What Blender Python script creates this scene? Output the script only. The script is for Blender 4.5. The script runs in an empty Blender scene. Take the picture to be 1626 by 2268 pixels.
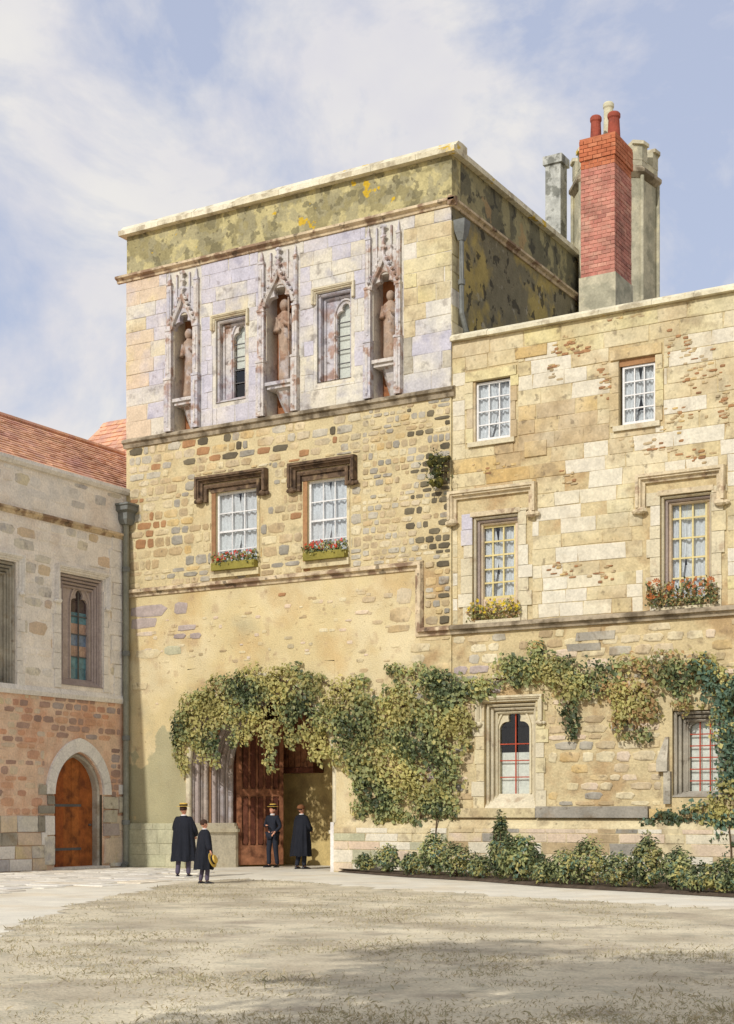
import bpy, bmesh, math, random
import numpy as np
from mathutils import Vector, Matrix

random.seed(7)
RNG = np.random.default_rng(7)
SC = bpy.context.scene
COL = SC.collection

# ------------------------------------------------------------------ camera
# photo measured on a 1626 x 2268 grid: level horizon at y=1800, lens shifted up
FPX, CX, HY, EYE = 3274.0, 813.0, 1800.0, 1.55
VL, VR = -4720.0, 2750.0
n1 = math.hypot(VL - CX, FPX)
UX, UF = (CX - VL) / n1, -FPX / n1          # facade direction (right, forward) in camera axes
RW = Vector((UX, -UF, 0))                   # camera right in world axes
FW = Vector((UF, UX, 0))                    # camera forward in world axes
_d0 = FPX * EYE / (120 * (1000 - VL) / (280 - VL))
_r0 = (1000 - CX) / FPX * _d0
CAM = -(RW * _r0 + FW * _d0); CAM.z = EYE   # tower corner stands at the origin
cd = bpy.data.cameras.new('camera'); cam = bpy.data.objects.new('camera', cd); COL.objects.link(cam)
cam.location = CAM
cam.rotation_euler = (math.pi / 2, 0, math.atan2(-FW.x, FW.y))
cd.sensor_fit = 'HORIZONTAL'; cd.sensor_width = 36
cd.lens = FPX / 1626 * 36
cd.shift_y = (HY - 1134) / 1626
cd.clip_start = .5; cd.clip_end = 3000
SC.camera = cam

# ------------------------------------------------------------------ world and sun
TOSUN = Vector((-.04, -.85, .58)).normalized()
EL = math.asin(TOSUN.z); AZ = math.atan2(TOSUN.x, TOSUN.y)
W = bpy.data.worlds.new('World'); SC.world = W; W.use_nodes = True
nt = W.node_tree; N = nt.nodes; L = nt.links
for n in list(N): N.remove(n)
wo = N.new('ShaderNodeOutputWorld'); bg = N.new('ShaderNodeBackground'); bg.inputs[1].default_value = .1
sky = N.new('ShaderNodeTexSky'); sky.sky_type = 'NISHITA'; sky.sun_disc = False
sky.sun_elevation = EL; sky.sun_rotation = AZ; sky.air_density = 1.2; sky.dust_density = 1.0
SKYOFF = (4.4, 1.1, 3.1)
tc = N.new('ShaderNodeTexCoord'); mp = N.new('ShaderNodeMapping'); mp.inputs['Scale'].default_value = (1, 1, 1.25)
mp.inputs['Location'].default_value = SKYOFF
L.new(tc.outputs['Generated'], mp.inputs[0])
nz = N.new('ShaderNodeTexNoise'); nz.inputs['Scale'].default_value = 5.2; nz.inputs['Detail'].default_value = 9
nz.inputs['Roughness'].default_value = .60; nz.inputs['Distortion'].default_value = .35
L.new(mp.outputs[0], nz.inputs[0])
cr = N.new('ShaderNodeValToRGB'); cr.color_ramp.elements[0].position = .40; cr.color_ramp.elements[1].position = .545
L.new(nz.outputs[0], cr.inputs[0])
nz2 = N.new('ShaderNodeTexNoise'); nz2.inputs['Scale'].default_value = 9; nz2.inputs['Detail'].default_value = 6
L.new(mp.outputs[0], nz2.inputs[0])
cc = N.new('ShaderNodeValToRGB')
cc.color_ramp.elements[0].position = .35; cc.color_ramp.elements[0].color = (5.5, 5.45, 5.95, 1)
cc.color_ramp.elements[1].position = .65; cc.color_ramp.elements[1].color = (6.5, 6.35, 6.2, 1)
L.new(nz2.outputs[0], cc.inputs[0])
blue = N.new('ShaderNodeMix'); blue.data_type = 'RGBA'; blue.inputs[0].default_value = .72
blue.inputs[7].default_value = (4.35, 4.7, 6.0, 1)
L.new(sky.outputs[0], blue.inputs[6])
mx = N.new('ShaderNodeMix'); mx.data_type = 'RGBA'
L.new(cr.outputs[0], mx.inputs[0]); L.new(blue.outputs[2], mx.inputs[6]); L.new(cc.outputs[0], mx.inputs[7])
L.new(mx.outputs[2], bg.inputs[0]); L.new(bg.outputs[0], wo.inputs[0])

sd = bpy.data.lights.new('sun', 'SUN'); sd.energy = 2.3; sd.angle = math.radians(.6); sd.color = (1, .97, .93)
sun = bpy.data.objects.new('sun', sd); COL.objects.link(sun); sun.location = (-20, -60, 50)
sun.rotation_euler = TOSUN.to_track_quat('Z', 'Y').to_euler()
VS = SC.view_settings
VS.view_transform = 'Standard'; VS.look = 'None'; VS.gamma = 1; VS.exposure = .36
SC.cycles.max_bounces = 6; SC.cycles.transparent_max_bounces = 8

# ------------------------------------------------------------------ pixel helpers (photo grid 1626 x 2268)
def ray(px, py=HY):
    return RW * ((px - CX) / FPX) + FW + Vector((0, 0, (HY - py) / FPX))
def Fx(px, y=0.):                       # x where the pixel column meets a wall parallel to the facade
    d = ray(px); return CAM.x + d.x * (y - CAM.y) / d.y
def Fz(px, py, y=0.):
    d = ray(px, py); return CAM.z + d.z * (y - CAM.y) / d.y
def Sy(px, x=0.):                       # y where the column meets a wall facing right at x
    d = ray(px); return CAM.y + d.y * (x - CAM.x) / d.x
def Sz(px, py, x=0.):
    d = ray(px, py); return CAM.z + d.z * (x - CAM.x) / d.x
def G(px, py, z=0.):                    # ground point
    d = ray(px, py); t = (z - CAM.z) / d.z; return Vector((CAM.x + d.x * t, CAM.y + d.y * t, z))

# ------------------------------------------------------------------ materials
def lin(c):
    return tuple((x / 255 / 12.92 if x / 255 <= .04045 else ((x / 255 + .055) / 1.055) ** 2.4) for x in c) + (1,)
MATS = {}
def mat(name, cols, rough=.9, mott=.22, mscale=3., bump=.25, bscale=18., blotch=(), spec=.2, fine=.12, metal=0, trans=0, sheen=0):
    """cols: palette picked per object and per mesh island; mott: value mottling; blotch: (colour, scale, lo, hi, strength)"""
    m = bpy.data.materials.new(name); m.use_nodes = True; MATS[name] = m
    nt = m.node_tree; N = nt.nodes; L = nt.links
    b = N['Principled BSDF']; b.inputs['Roughness'].default_value = rough
    b.inputs['Specular IOR Level'].default_value = spec; b.inputs['Metallic'].default_value = metal
    geo = N.new('ShaderNodeNewGeometry'); oi = N.new('ShaderNodeObjectInfo')
    ad = N.new('ShaderNodeMath'); ad.operation = 'ADD'
    L.new(oi.outputs['Random'], ad.inputs[0]); L.new(geo.outputs['Random Per Island'], ad.inputs[1])
    fr = N.new('ShaderNodeMath'); fr.operation = 'FRACT'; L.new(ad.outputs[0], fr.inputs[0])
    rp = N.new('ShaderNodeValToRGB'); e = rp.color_ramp.elements
    while len(e) < len(cols): e.new(.5)
    for i, c in enumerate(cols):
        e[i].position = i / max(1, len(cols) - 1); e[i].color = lin(c)
    L.new(fr.outputs[0], rp.inputs[0])
    col = rp.outputs[0]
    n1 = N.new('ShaderNodeTexNoise'); n1.inputs['Scale'].default_value = mscale; n1.inputs['Detail'].default_value = 5
    L.new(geo.outputs['Position'], n1.inputs['Vector'])
    n2 = N.new('ShaderNodeTexNoise'); n2.inputs['Scale'].default_value = bscale; n2.inputs['Detail'].default_value = 4
    L.new(geo.outputs['Position'], n2.inputs['Vector'])
    def mr(src, a, bb):
        r = N.new('ShaderNodeMapRange'); r.inputs[1].default_value = .3; r.inputs[2].default_value = .7
        r.inputs[3].default_value = a; r.inputs[4].default_value = bb; L.new(src, r.inputs[0]); return r.outputs[0]
    for (cc_, sc_, lo, hi, st) in blotch:
        nb = N.new('ShaderNodeTexNoise'); nb.inputs['Scale'].default_value = sc_; nb.inputs['Detail'].default_value = 4
        nb.inputs['Roughness'].default_value = .55
        mpn = N.new('ShaderNodeMapping'); mpn.inputs['Location'].default_value = (sc_ * 3.1, lo * 17, hi * 9)
        L.new(geo.outputs['Position'], mpn.inputs[0]); L.new(mpn.outputs[0], nb.inputs['Vector'])
        r = N.new('ShaderNodeMapRange'); r.inputs[1].default_value = lo; r.inputs[2].default_value = hi
        r.inputs[3].default_value = 0; r.inputs[4].default_value = st; L.new(nb.outputs[0], r.inputs[0])
        mxx = N.new('ShaderNodeMix'); mxx.data_type = 'RGBA'; L.new(r.outputs[0], mxx.inputs[0])
        L.new(col, mxx.inputs[6]); mxx.inputs[7].default_value = lin(cc_); col = mxx.outputs[2]
    mu = N.new('ShaderNodeMath'); mu.operation = 'MULTIPLY'
    L.new(mr(n1.outputs[0], 1 - mott, 1 + mott), mu.inputs[0]); L.new(mr(n2.outputs[0], 1 - fine, 1 + fine), mu.inputs[1])
    hv = N.new('ShaderNodeHueSaturation'); L.new(mu.outputs[0], hv.inputs['Value']); L.new(col, hv.inputs['Color'])
    L.new(hv.outputs[0], b.inputs['Base Color'])
    if bump:
        bp = N.new('ShaderNodeBump'); bp.inputs['Strength'].default_value = bump; bp.inputs['Distance'].default_value = .03
        L.new(n2.outputs[0], bp.inputs['Height']); L.new(bp.outputs[0], b.inputs['Normal'])
    if trans:
        tr = N.new('ShaderNodeBsdfTranslucent'); ms = N.new('ShaderNodeMixShader'); ms.inputs[0].default_value = trans
        L.new(hv.outputs[0], tr.inputs[0]); L.new(b.outputs[0], ms.inputs[1]); L.new(tr.outputs[0], ms.inputs[2])
        L.new(ms.outputs[0], N['Material Output'].inputs[0])
    return m
def glass_mat(name, tint=(235, 240, 240), refl=.03):
    m = bpy.data.materials.new(name); m.use_nodes = True; MATS[name] = m
    nt = m.node_tree; N = nt.nodes; L = nt.links
    for n in list(N):
        if n.type != 'OUTPUT_MATERIAL': N.remove(n)
    o = [n for n in N if n.type == 'OUTPUT_MATERIAL'][0]
    t = N.new('ShaderNodeBsdfTransparent'); t.inputs[0].default_value = lin(tint)
    g = N.new('ShaderNodeBsdfGlossy'); g.inputs['Roughness'].default_value = .06
    ly = N.new('ShaderNodeFresnel'); ly.inputs[0].default_value = 1.5
    a = N.new('ShaderNodeMath'); a.operation = 'ADD'; a.inputs[1].default_value = refl; L.new(ly.outputs[0], a.inputs[0])
    nz = N.new('ShaderNodeTexNoise'); nz.inputs['Scale'].default_value = 5
    bp = N.new('ShaderNodeBump'); bp.inputs['Strength'].default_value = .15; L.new(nz.outputs[0], bp.inputs['Height'])
    L.new(bp.outputs[0], g.inputs['Normal'])
    ms = N.new('ShaderNodeMixShader'); L.new(a.outputs[0], ms.inputs[0]); L.new(t.outputs[0], ms.inputs[1]); L.new(g.outputs[0], ms.inputs[2])
    L.new(ms.outputs[0], o.inputs[0]); return m

WASH = [((216, 206, 180), .45, .46, .66, .55), ((174, 150, 110), .7, .48, .64, .55), ((158, 152, 128), .33, .54, .68, .6), ((140, 122, 96), 2.1, .55, .67, .55), ((104, 90, 72), 5.5, .60, .69, .55)]
GREY = [((170, 168, 178), .7, .48, .62, .6), ((206, 198, 184), 1.0, .5, .64, .5), ((150, 148, 160), 1.5, .56, .68, .5), ((122, 112, 104), 3.2, .58, .69, .55)]
mat('render', [(204, 186, 140), (205, 188, 144)], mott=.09, mscale=1.1, fine=.09, bump=.5, bscale=25,
    blotch=[((216, 202, 166), .5, .46, .62, .6), ((188, 158, 108), .8, .50, .64, .55), ((172, 146, 116), 2.6, .58, .68, .45), ((152, 148, 124), .6, .60, .72, .45), ((138, 112, 84), 7, .64, .70, .5)])
def stain(name, centre, radii, colour, amount=.8):
    nt = MATS[name].node_tree; N = nt.nodes; L = nt.links
    hv = [n for n in N if n.type == 'HUE_SAT'][0]; src = hv.inputs['Color'].links[0].from_socket
    geo = [n for n in N if n.type == 'NEW_GEOMETRY'][0]
    sb = N.new('ShaderNodeVectorMath'); sb.operation = 'SUBTRACT'; sb.inputs[1].default_value = centre; L.new(geo.outputs['Position'], sb.inputs[0])
    dv = N.new('ShaderNodeVectorMath'); dv.operation = 'DIVIDE'; dv.inputs[1].default_value = radii; L.new(sb.outputs[0], dv.inputs[0])
    ln = N.new('ShaderNodeVectorMath'); ln.operation = 'LENGTH'; L.new(dv.outputs[0], ln.inputs[0])
    nz = N.new('ShaderNodeTexNoise'); nz.inputs['Scale'].default_value = 1.5; nz.inputs['Detail'].default_value = 5; L.new(geo.outputs['Position'], nz.inputs['Vector'])
    ad = N.new('ShaderNodeMath'); ad.operation = 'MULTIPLY_ADD'; ad.inputs[1].default_value = 2.2; L.new(nz.outputs[0], ad.inputs[0]); L.new(ln.outputs['Value'], ad.inputs[2])
    mr = N.new('ShaderNodeMapRange'); mr.inputs[1].default_value = 2.05; mr.inputs[2].default_value = 1.95; mr.inputs[3].default_value = 0; mr.inputs[4].default_value = amount; L.new(ad.outputs[0], mr.inputs[0])
    mx = N.new('ShaderNodeMix'); mx.data_type = 'RGBA'; L.new(mr.outputs[0], mx.inputs[0]); L.new(src, mx.inputs[6]); mx.inputs[7].default_value = lin(colour)
    L.new(mx.outputs[2], hv.inputs['Color'])
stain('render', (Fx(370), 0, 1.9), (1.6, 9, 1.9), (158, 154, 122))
mat('chalk', [(214, 207, 186), (210, 202, 182), (212, 202, 174)], mott=.1, blotch=[WASH[0], ((180, 166, 138), 1.6, .56, .68, .5)])
mat('mortar', [(200, 184, 142), (202, 186, 145)], mott=.1, mscale=2., blotch=[((176, 154, 112), 1.2, .5, .65, .5), ((144, 134, 106), 3., .58, .68, .45)], bump=.5)
mat('wing_mortar', [(196, 178, 136), (198, 182, 142)], mott=.12, blotch=[((164, 132, 92), 1.1, .50, .64, .65), ((128, 108, 84), 3.0, .60, .68, .5)], bump=.5)
mat('pale_mortar', [(232, 225, 214), (233, 224, 210)], mott=.08, blotch=[((206, 188, 170), .9, .50, .66, .5), ((198, 196, 192), .7, .55, .65, .5)], bump=.4)
mat('rubble_mortar', [(218, 190, 164), (220, 190, 162)], mott=.1, blotch=[((200, 150, 120), .9, .46, .62, .7), ((196, 186, 176), .7, .58, .68, .5)], bump=.4)
mat('cream', [(205, 191, 152), (211, 198, 162), (200, 184, 142), (208, 194, 156)], mott=.1, blotch=WASH)
mat('pale', [(213, 206, 188), (207, 202, 188), (210, 199, 170)], mott=.1, blotch=GREY)
mat('ochre', [(194, 166, 112), (199, 174, 122), (188, 158, 104)], mott=.12, blotch=WASH)
mat('yellow', [(206, 193, 140), (210, 197, 150), (206, 194, 156)], mott=.1, blotch=WASH)
mat('tan', [(176, 154, 116), (186, 164, 126), (168, 148, 114)], mott=.14, blotch=WASH)
mat('brown', [(158, 118, 82), (168, 128, 90), (144, 108, 78)], mott=.18)
mat('grey', [(150, 144, 130), (160, 153, 139), (138, 133, 120)], mott=.16, blotch=WASH[:1] + WASH[3:])
mat('dark', [(104, 96, 78), (92, 84, 68), (118, 109, 88)], mott=.2)
mat('lavender', [(190, 186, 194), (193, 188, 191), (186, 183, 192), (197, 191, 188)], mott=.1, blotch=[((212, 204, 190), .9, .50, .64, .6), ((150, 148, 164), 1.6, .56, .68, .55), ((124, 110, 108), 4.2, .62, .70, .4)])
mat('pink', [(206, 184, 158), (208, 190, 162), (202, 182, 160)], mott=.1, blotch=[((204, 188, 138), 1.1, .53, .66, .55), ((186, 178, 180), .9, .55, .68, .5)])
mat('mauve', [(166, 152, 146), (174, 160, 151), (158, 144, 138)], mott=.14)
mat('redrubble', [(200, 150, 120), (206, 166, 136), (190, 146, 122)], mott=.16)
mat('brownrubble', [(164, 134, 118), (174, 146, 130), (150, 126, 114)], mott=.16)
mat('dressed', [(203, 193, 168), (206, 195, 164), (198, 187, 158)], mott=.1, blotch=[((152, 124, 96), 2.6, .57, .68, .5), ((120, 108, 94), 5, .62, .70, .4)])
mat('white_stone', [(222, 217, 208), (218, 213, 205), (226, 221, 211)], mott=.08, blotch=[((178, 172, 164), 1.6, .57, .69, .45)])
mat('carved', [(196, 190, 184), (200, 192, 182), (190, 186, 188)], mott=.16, mscale=6, blotch=[((146, 104, 74), 3.6, .52, .62, .7), ((96, 80, 70), 6., .60, .68, .7), ((168, 168, 182), 1.2, .5, .62, .5)])
mat('shaft', [(160, 148, 140), (172, 158, 144), (150, 138, 132)], mott=.2, mscale=4, blotch=[((112, 86, 70), 3., .5, .62, .6), ((178, 174, 178), 1.5, .54, .66, .5)])
mat('statue_stone', [(160, 138, 120), (168, 146, 126)], mott=.2, mscale=5, blotch=[((132, 92, 68), 3.2, .50, .62, .55), ((184, 176, 172), 2.4, .52, .62, .7), ((84, 66, 56), 6, .60, .68, .6)])
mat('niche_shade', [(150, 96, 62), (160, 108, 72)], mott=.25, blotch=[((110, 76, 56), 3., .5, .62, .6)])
mat('hood_dark', [(112, 92, 72), (100, 82, 66)], mott=.3, mscale=5, blotch=[((50, 40, 34), 4, .5, .62, .7), ((150, 128, 96), 3, .58, .66, .5)])
mat('hood_light', [(204, 188, 156), (198, 182, 150)], mott=.18, mscale=5, blotch=[((124, 90, 70), 4, .55, .66, .6), ((82, 70, 60), 5, .62, .7, .5)])
mat('string_stone', [(204, 186, 154), (196, 176, 144)], mott=.2, mscale=4, blotch=[((112, 80, 62), 2.2, .48, .58, .75), ((70, 60, 50), 4, .6, .67, .7)])
mat('string_mid', [(168, 154, 130), (160, 148, 126)], mott=.22, mscale=4, blotch=[((92, 80, 62), 1.8, .46, .58, .8)])
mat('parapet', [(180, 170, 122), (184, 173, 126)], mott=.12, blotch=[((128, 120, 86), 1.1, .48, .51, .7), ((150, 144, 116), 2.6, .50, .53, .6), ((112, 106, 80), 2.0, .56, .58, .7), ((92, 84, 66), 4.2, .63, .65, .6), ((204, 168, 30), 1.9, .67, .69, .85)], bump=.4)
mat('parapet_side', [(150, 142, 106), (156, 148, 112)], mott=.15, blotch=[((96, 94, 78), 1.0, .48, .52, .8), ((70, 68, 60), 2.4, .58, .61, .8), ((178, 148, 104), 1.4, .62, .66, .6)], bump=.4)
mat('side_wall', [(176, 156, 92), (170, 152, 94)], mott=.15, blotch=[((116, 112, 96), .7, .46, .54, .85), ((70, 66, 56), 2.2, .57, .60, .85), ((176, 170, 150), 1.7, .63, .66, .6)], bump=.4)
mat('coping', [(216, 207, 178), (208, 199, 170), (220, 212, 186)], mott=.15, blotch=[((150, 136, 110), 2.2, .54, .62, .6), ((206, 172, 40), 1.3, .64, .66, .85)])
mat('turret', [(190, 183, 156), (184, 177, 152)], mott=.18, blotch=[((150, 147, 126), 1.2, .5, .56, .7), ((200, 192, 160), 1.6, .6, .64, .7)])
mat('flue', [(188, 188, 178), (180, 180, 170)], mott=.25, blotch=[((92, 92, 82), 2, .5, .56, .7)])
mat('brick', [(184, 124, 108), (192, 134, 116), (176, 114, 100), (198, 146, 126), (156, 104, 92)], mott=.2, mscale=3, blotch=[((120, 84, 74), 1.3, .54, .68, .5), ((196, 160, 138), 2.2, .58, .68, .5)])
mat('brick_orange', [(186, 114, 80), (178, 104, 72), (194, 126, 92)], mott=.15, mscale=8)
mat('brick_mortar', [(214, 176, 154), (210, 172, 150)], mott=.1)
mat('terracotta', [(156, 84, 66), (150, 78, 62)], mott=.2, blotch=[((120, 70, 62), 4, .55, .65, .5)])
mat('buff_pot', [(206, 200, 170), (204, 198, 168)], mott=.1)
mat('tile', [(212, 164, 132), (216, 170, 136), (204, 154, 126), (200, 156, 136), (214, 168, 130)], mott=.18, mscale=1.2, blotch=[((170, 120, 116), .8, .55, .66, .5)])
mat('lead', [(116, 118, 112), (110, 112, 108)], rough=.6, mott=.2, spec=.4)
mat('pipe', [(132, 132, 116), (126, 126, 112)], rough=.55, mott=.15, spec=.4)
mat('paint_white', [(226, 224, 220), (222, 220, 216)], rough=.5, mott=.05, bump=.05, spec=.4)
mat('paint_cream', [(212, 196, 140), (206, 190, 132)], rough=.5, mott=.06, bump=.05, spec=.4)
mat('iron_red', [(176, 78, 52), (166, 72, 50)], rough=.6, mott=.15)
mat('iron_grey', [(90, 88, 86), (96, 94, 92)], rough=.6, mott=.15)
mat('curtain', [(240, 238, 238), (238, 236, 238)], mott=.04, bump=0, trans=.1)
mat('blind', [(240, 235, 222), (240, 235, 222)], mott=.05, bump=0)
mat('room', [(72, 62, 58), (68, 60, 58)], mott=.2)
mat('teal_glass', [(92, 132, 140), (84, 124, 136)], rough=.2, mott=.25, mscale=8, bump=.1, spec=.5)
mat('blue_glass', [(110, 128, 150), (102, 122, 146)], rough=.2, mott=.25, mscale=8, bump=.1, spec=.5)
mat('rose_glass', [(168, 140, 122), (160, 130, 118)], rough=.2, mott=.25, mscale=8, bump=.1, spec=.5)
mat('dark_glass', [(74, 60, 58), (66, 54, 56)], rough=.2, mott=.3, mscale=8, bump=.1, spec=.5)
glass_mat('glass')
mat('oak', [(146, 96, 68), (154, 106, 76)], mott=.3, mscale=6, rough=.7, blotch=[((70, 40, 28), 3, .5, .64, .7)])
mat('oak_panel', [(104, 62, 46), (96, 56, 42), (112, 70, 52)], mott=.3, mscale=6, rough=.7)
mat('door_wood', [(150, 82, 36), (140, 72, 30), (158, 92, 42), (134, 66, 30)], mott=.28, mscale=5, rough=.6, blotch=[((88, 44, 24), 2.6, .5, .66, .7)], spec=.3)
mat('passage', [(196, 174, 118), (194, 170, 114)], mott=.15, blotch=[((140, 116, 80), 1.1, .5, .62, .5)])
mat('soot_pot', [(120, 74, 62), (112, 70, 60)], mott=.2)
mat('damp', [(174, 172, 142), (180, 176, 146), (168, 166, 140)], mott=.15)
mat('soil', [(88, 76, 62), (84, 72, 60)], mott=.3, mscale=6, bump=.8)
mat('ground', [(176, 160, 126), (176, 160, 126)], mott=.2, mscale=.6)
mat('path', [(222, 215, 196), (221, 214, 195)], mott=.1, mscale=1.2, fine=.1, bump=.4, bscale=40,
    blotch=[((212, 196, 166), .7, .5, .64, .5), ((200, 190, 174), 2.0, .58, .68, .4)])
mat('flag', [(214, 208, 194), (224, 218, 202), (216, 211, 200), (220, 208, 184)], mott=.1, blotch=[((176, 164, 146), 1.6, .55, .66, .5)])
mat('court', [(206, 194, 166), (206, 194, 166)], mott=.14, mscale=.9, fine=.16, bump=.8, bscale=30,
    blotch=[((176, 163, 138), .4, .47, .60, .8), ((216, 204, 174), .7, .5, .62, .8), ((166, 160, 138), 2.2, .54, .64, .5), ((152, 138, 120), 1.2, .58, .68, .55), ((140, 126, 108), 6., .62, .70, .45)])
mat('drygrass', [(190, 177, 146), (204, 190, 158), (176, 166, 136), (174, 168, 132), (196, 182, 150), (164, 158, 124)], mott=.1, bump=0, trans=.25)
mat('gown', [(33, 35, 42), (31, 33, 40)], mott=.15, rough=.85, bump=.1)
mat('suit', [(42, 45, 54), (40, 43, 52)], mott=.15, rough=.9, bump=.1)
mat('trouser', [(92, 84, 100), (88, 80, 96)], mott=.12, rough=.9, bump=.1)
mat('shoe', [(30, 28, 32), (30, 28, 32)], mott=.1, rough=.4, spec=.5)
mat('skin', [(206, 150, 122), (206, 150, 122)], mott=.08, rough=.6, bump=.05, spec=.35)
mat('hair', [(66, 46, 34), (60, 42, 32)], mott=.2, rough=.7)
mat('straw', [(206, 172, 84), (204, 170, 82)], mott=.12, mscale=30, rough=.8)
mat('band', [(30, 28, 32), (30, 28, 32)], mott=.1)
mat('linen', [(220, 218, 214), (220, 218, 214)], mott=.05, bump=0)
mat('browncloth', [(128, 86, 56), (124, 82, 54)], mott=.15)
mat('eye', [(40, 32, 30), (40, 32, 30)], mott=0, bump=0, rough=.3)
mat('lip', [(170, 96, 86), (170, 96, 86)], mott=.05, bump=0)
mat('box_green', [(140, 130, 64), (132, 122, 58)], mott=.2)
mat('flower_red', [(196, 60, 44), (208, 84, 60), (190, 48, 44), (214, 112, 96)], mott=.05, bump=0, trans=.2)
mat('flower_rust', [(176, 100, 56), (188, 116, 66), (164, 84, 48)], mott=.05, bump=0, trans=.2)
mat('flower_yellow', [(214, 186, 40), (220, 196, 66)], mott=.05, bump=0, trans=.2)
mat('leaf_olive', [(176, 168, 100), (190, 180, 112), (158, 154, 92), (200, 186, 120), (146, 146, 86)], mott=.28, mscale=1.2, bump=0, trans=.3, rough=.55, spec=.35)
mat('leaf_mid', [(146, 152, 98), (160, 164, 108), (126, 136, 86), (172, 170, 116), (110, 122, 76)], mott=.3, mscale=1.2, bump=0, trans=.3, rough=.55, spec=.35)
mat('leaf_dark', [(74, 86, 56), (88, 99, 64), (58, 70, 48), (102, 110, 72)], mott=.25, mscale=1.2, bump=0, trans=.25, rough=.5, spec=.35)
mat('leaf_blue', [(88, 114, 94), (102, 126, 102), (76, 100, 84), (116, 134, 104)], mott=.25, mscale=1.2, bump=0, trans=.25, rough=.5, spec=.35)
mat('leaf_rust', [(180, 146, 100), (190, 156, 110), (168, 136, 92), (158, 144, 94)], mott=.2, mscale=1.2, bump=0, trans=.3, rough=.6)
mat('stem', [(92, 74, 54), (84, 68, 50)], mott=.2)
mat('moss', [(74, 72, 32), (50, 50, 28), (100, 94, 40)], mott=.3, mscale=8, bump=.6)

# ------------------------------------------------------------------ mesh helpers
class Frame:                            # wall frame: local x along the wall, local -y outwards, z up
    def __init__(s, x, y, rot=0.): s.o = Vector((x, y, 0)); s.r = rot
    def mw(s): return Matrix.Translation(s.o) @ Matrix.Rotation(s.r, 4, 'Z')
F0 = Frame(0, 0, 0)
XL = Fx(280)
FS = Frame(0, 0, math.pi / 2)           # tower side, facing right
FL = Frame(XL, 0, math.pi / 2)          # left range, facing right

BASE = {}
def link(o, parent=None, frame=F0):
    COL.objects.link(o)
    m = frame.mw() if frame else Matrix.Identity(4)
    o.location = m.to_translation(); o.rotation_euler = (0, 0, frame.r if frame else 0)
    if parent is not None:
        o.parent = parent; o.matrix_parent_inverse = BASE[parent.name]
    # world matrix of this object is m (parents are placed so that the inverse cancels them)
    BASE[o.name] = m.inverted()
    return o
def thing(name, label, cat, loc=(0, 0, 0), group=None):
    o = bpy.data.objects.new(name, None); COL.objects.link(o); o.location = loc; o.empty_display_size = .2
    BASE[o.name] = Matrix.Translation(Vector(loc)).inverted()
    tag(o, label, cat, group); return o
def tag(o, label, cat, group=None):
    o['label'] = label; o['category'] = cat
    if group: o['group'] = group
    return o
def smooth(me): me.polygons.foreach_set('use_smooth', [True] * len(me.polygons))

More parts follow.
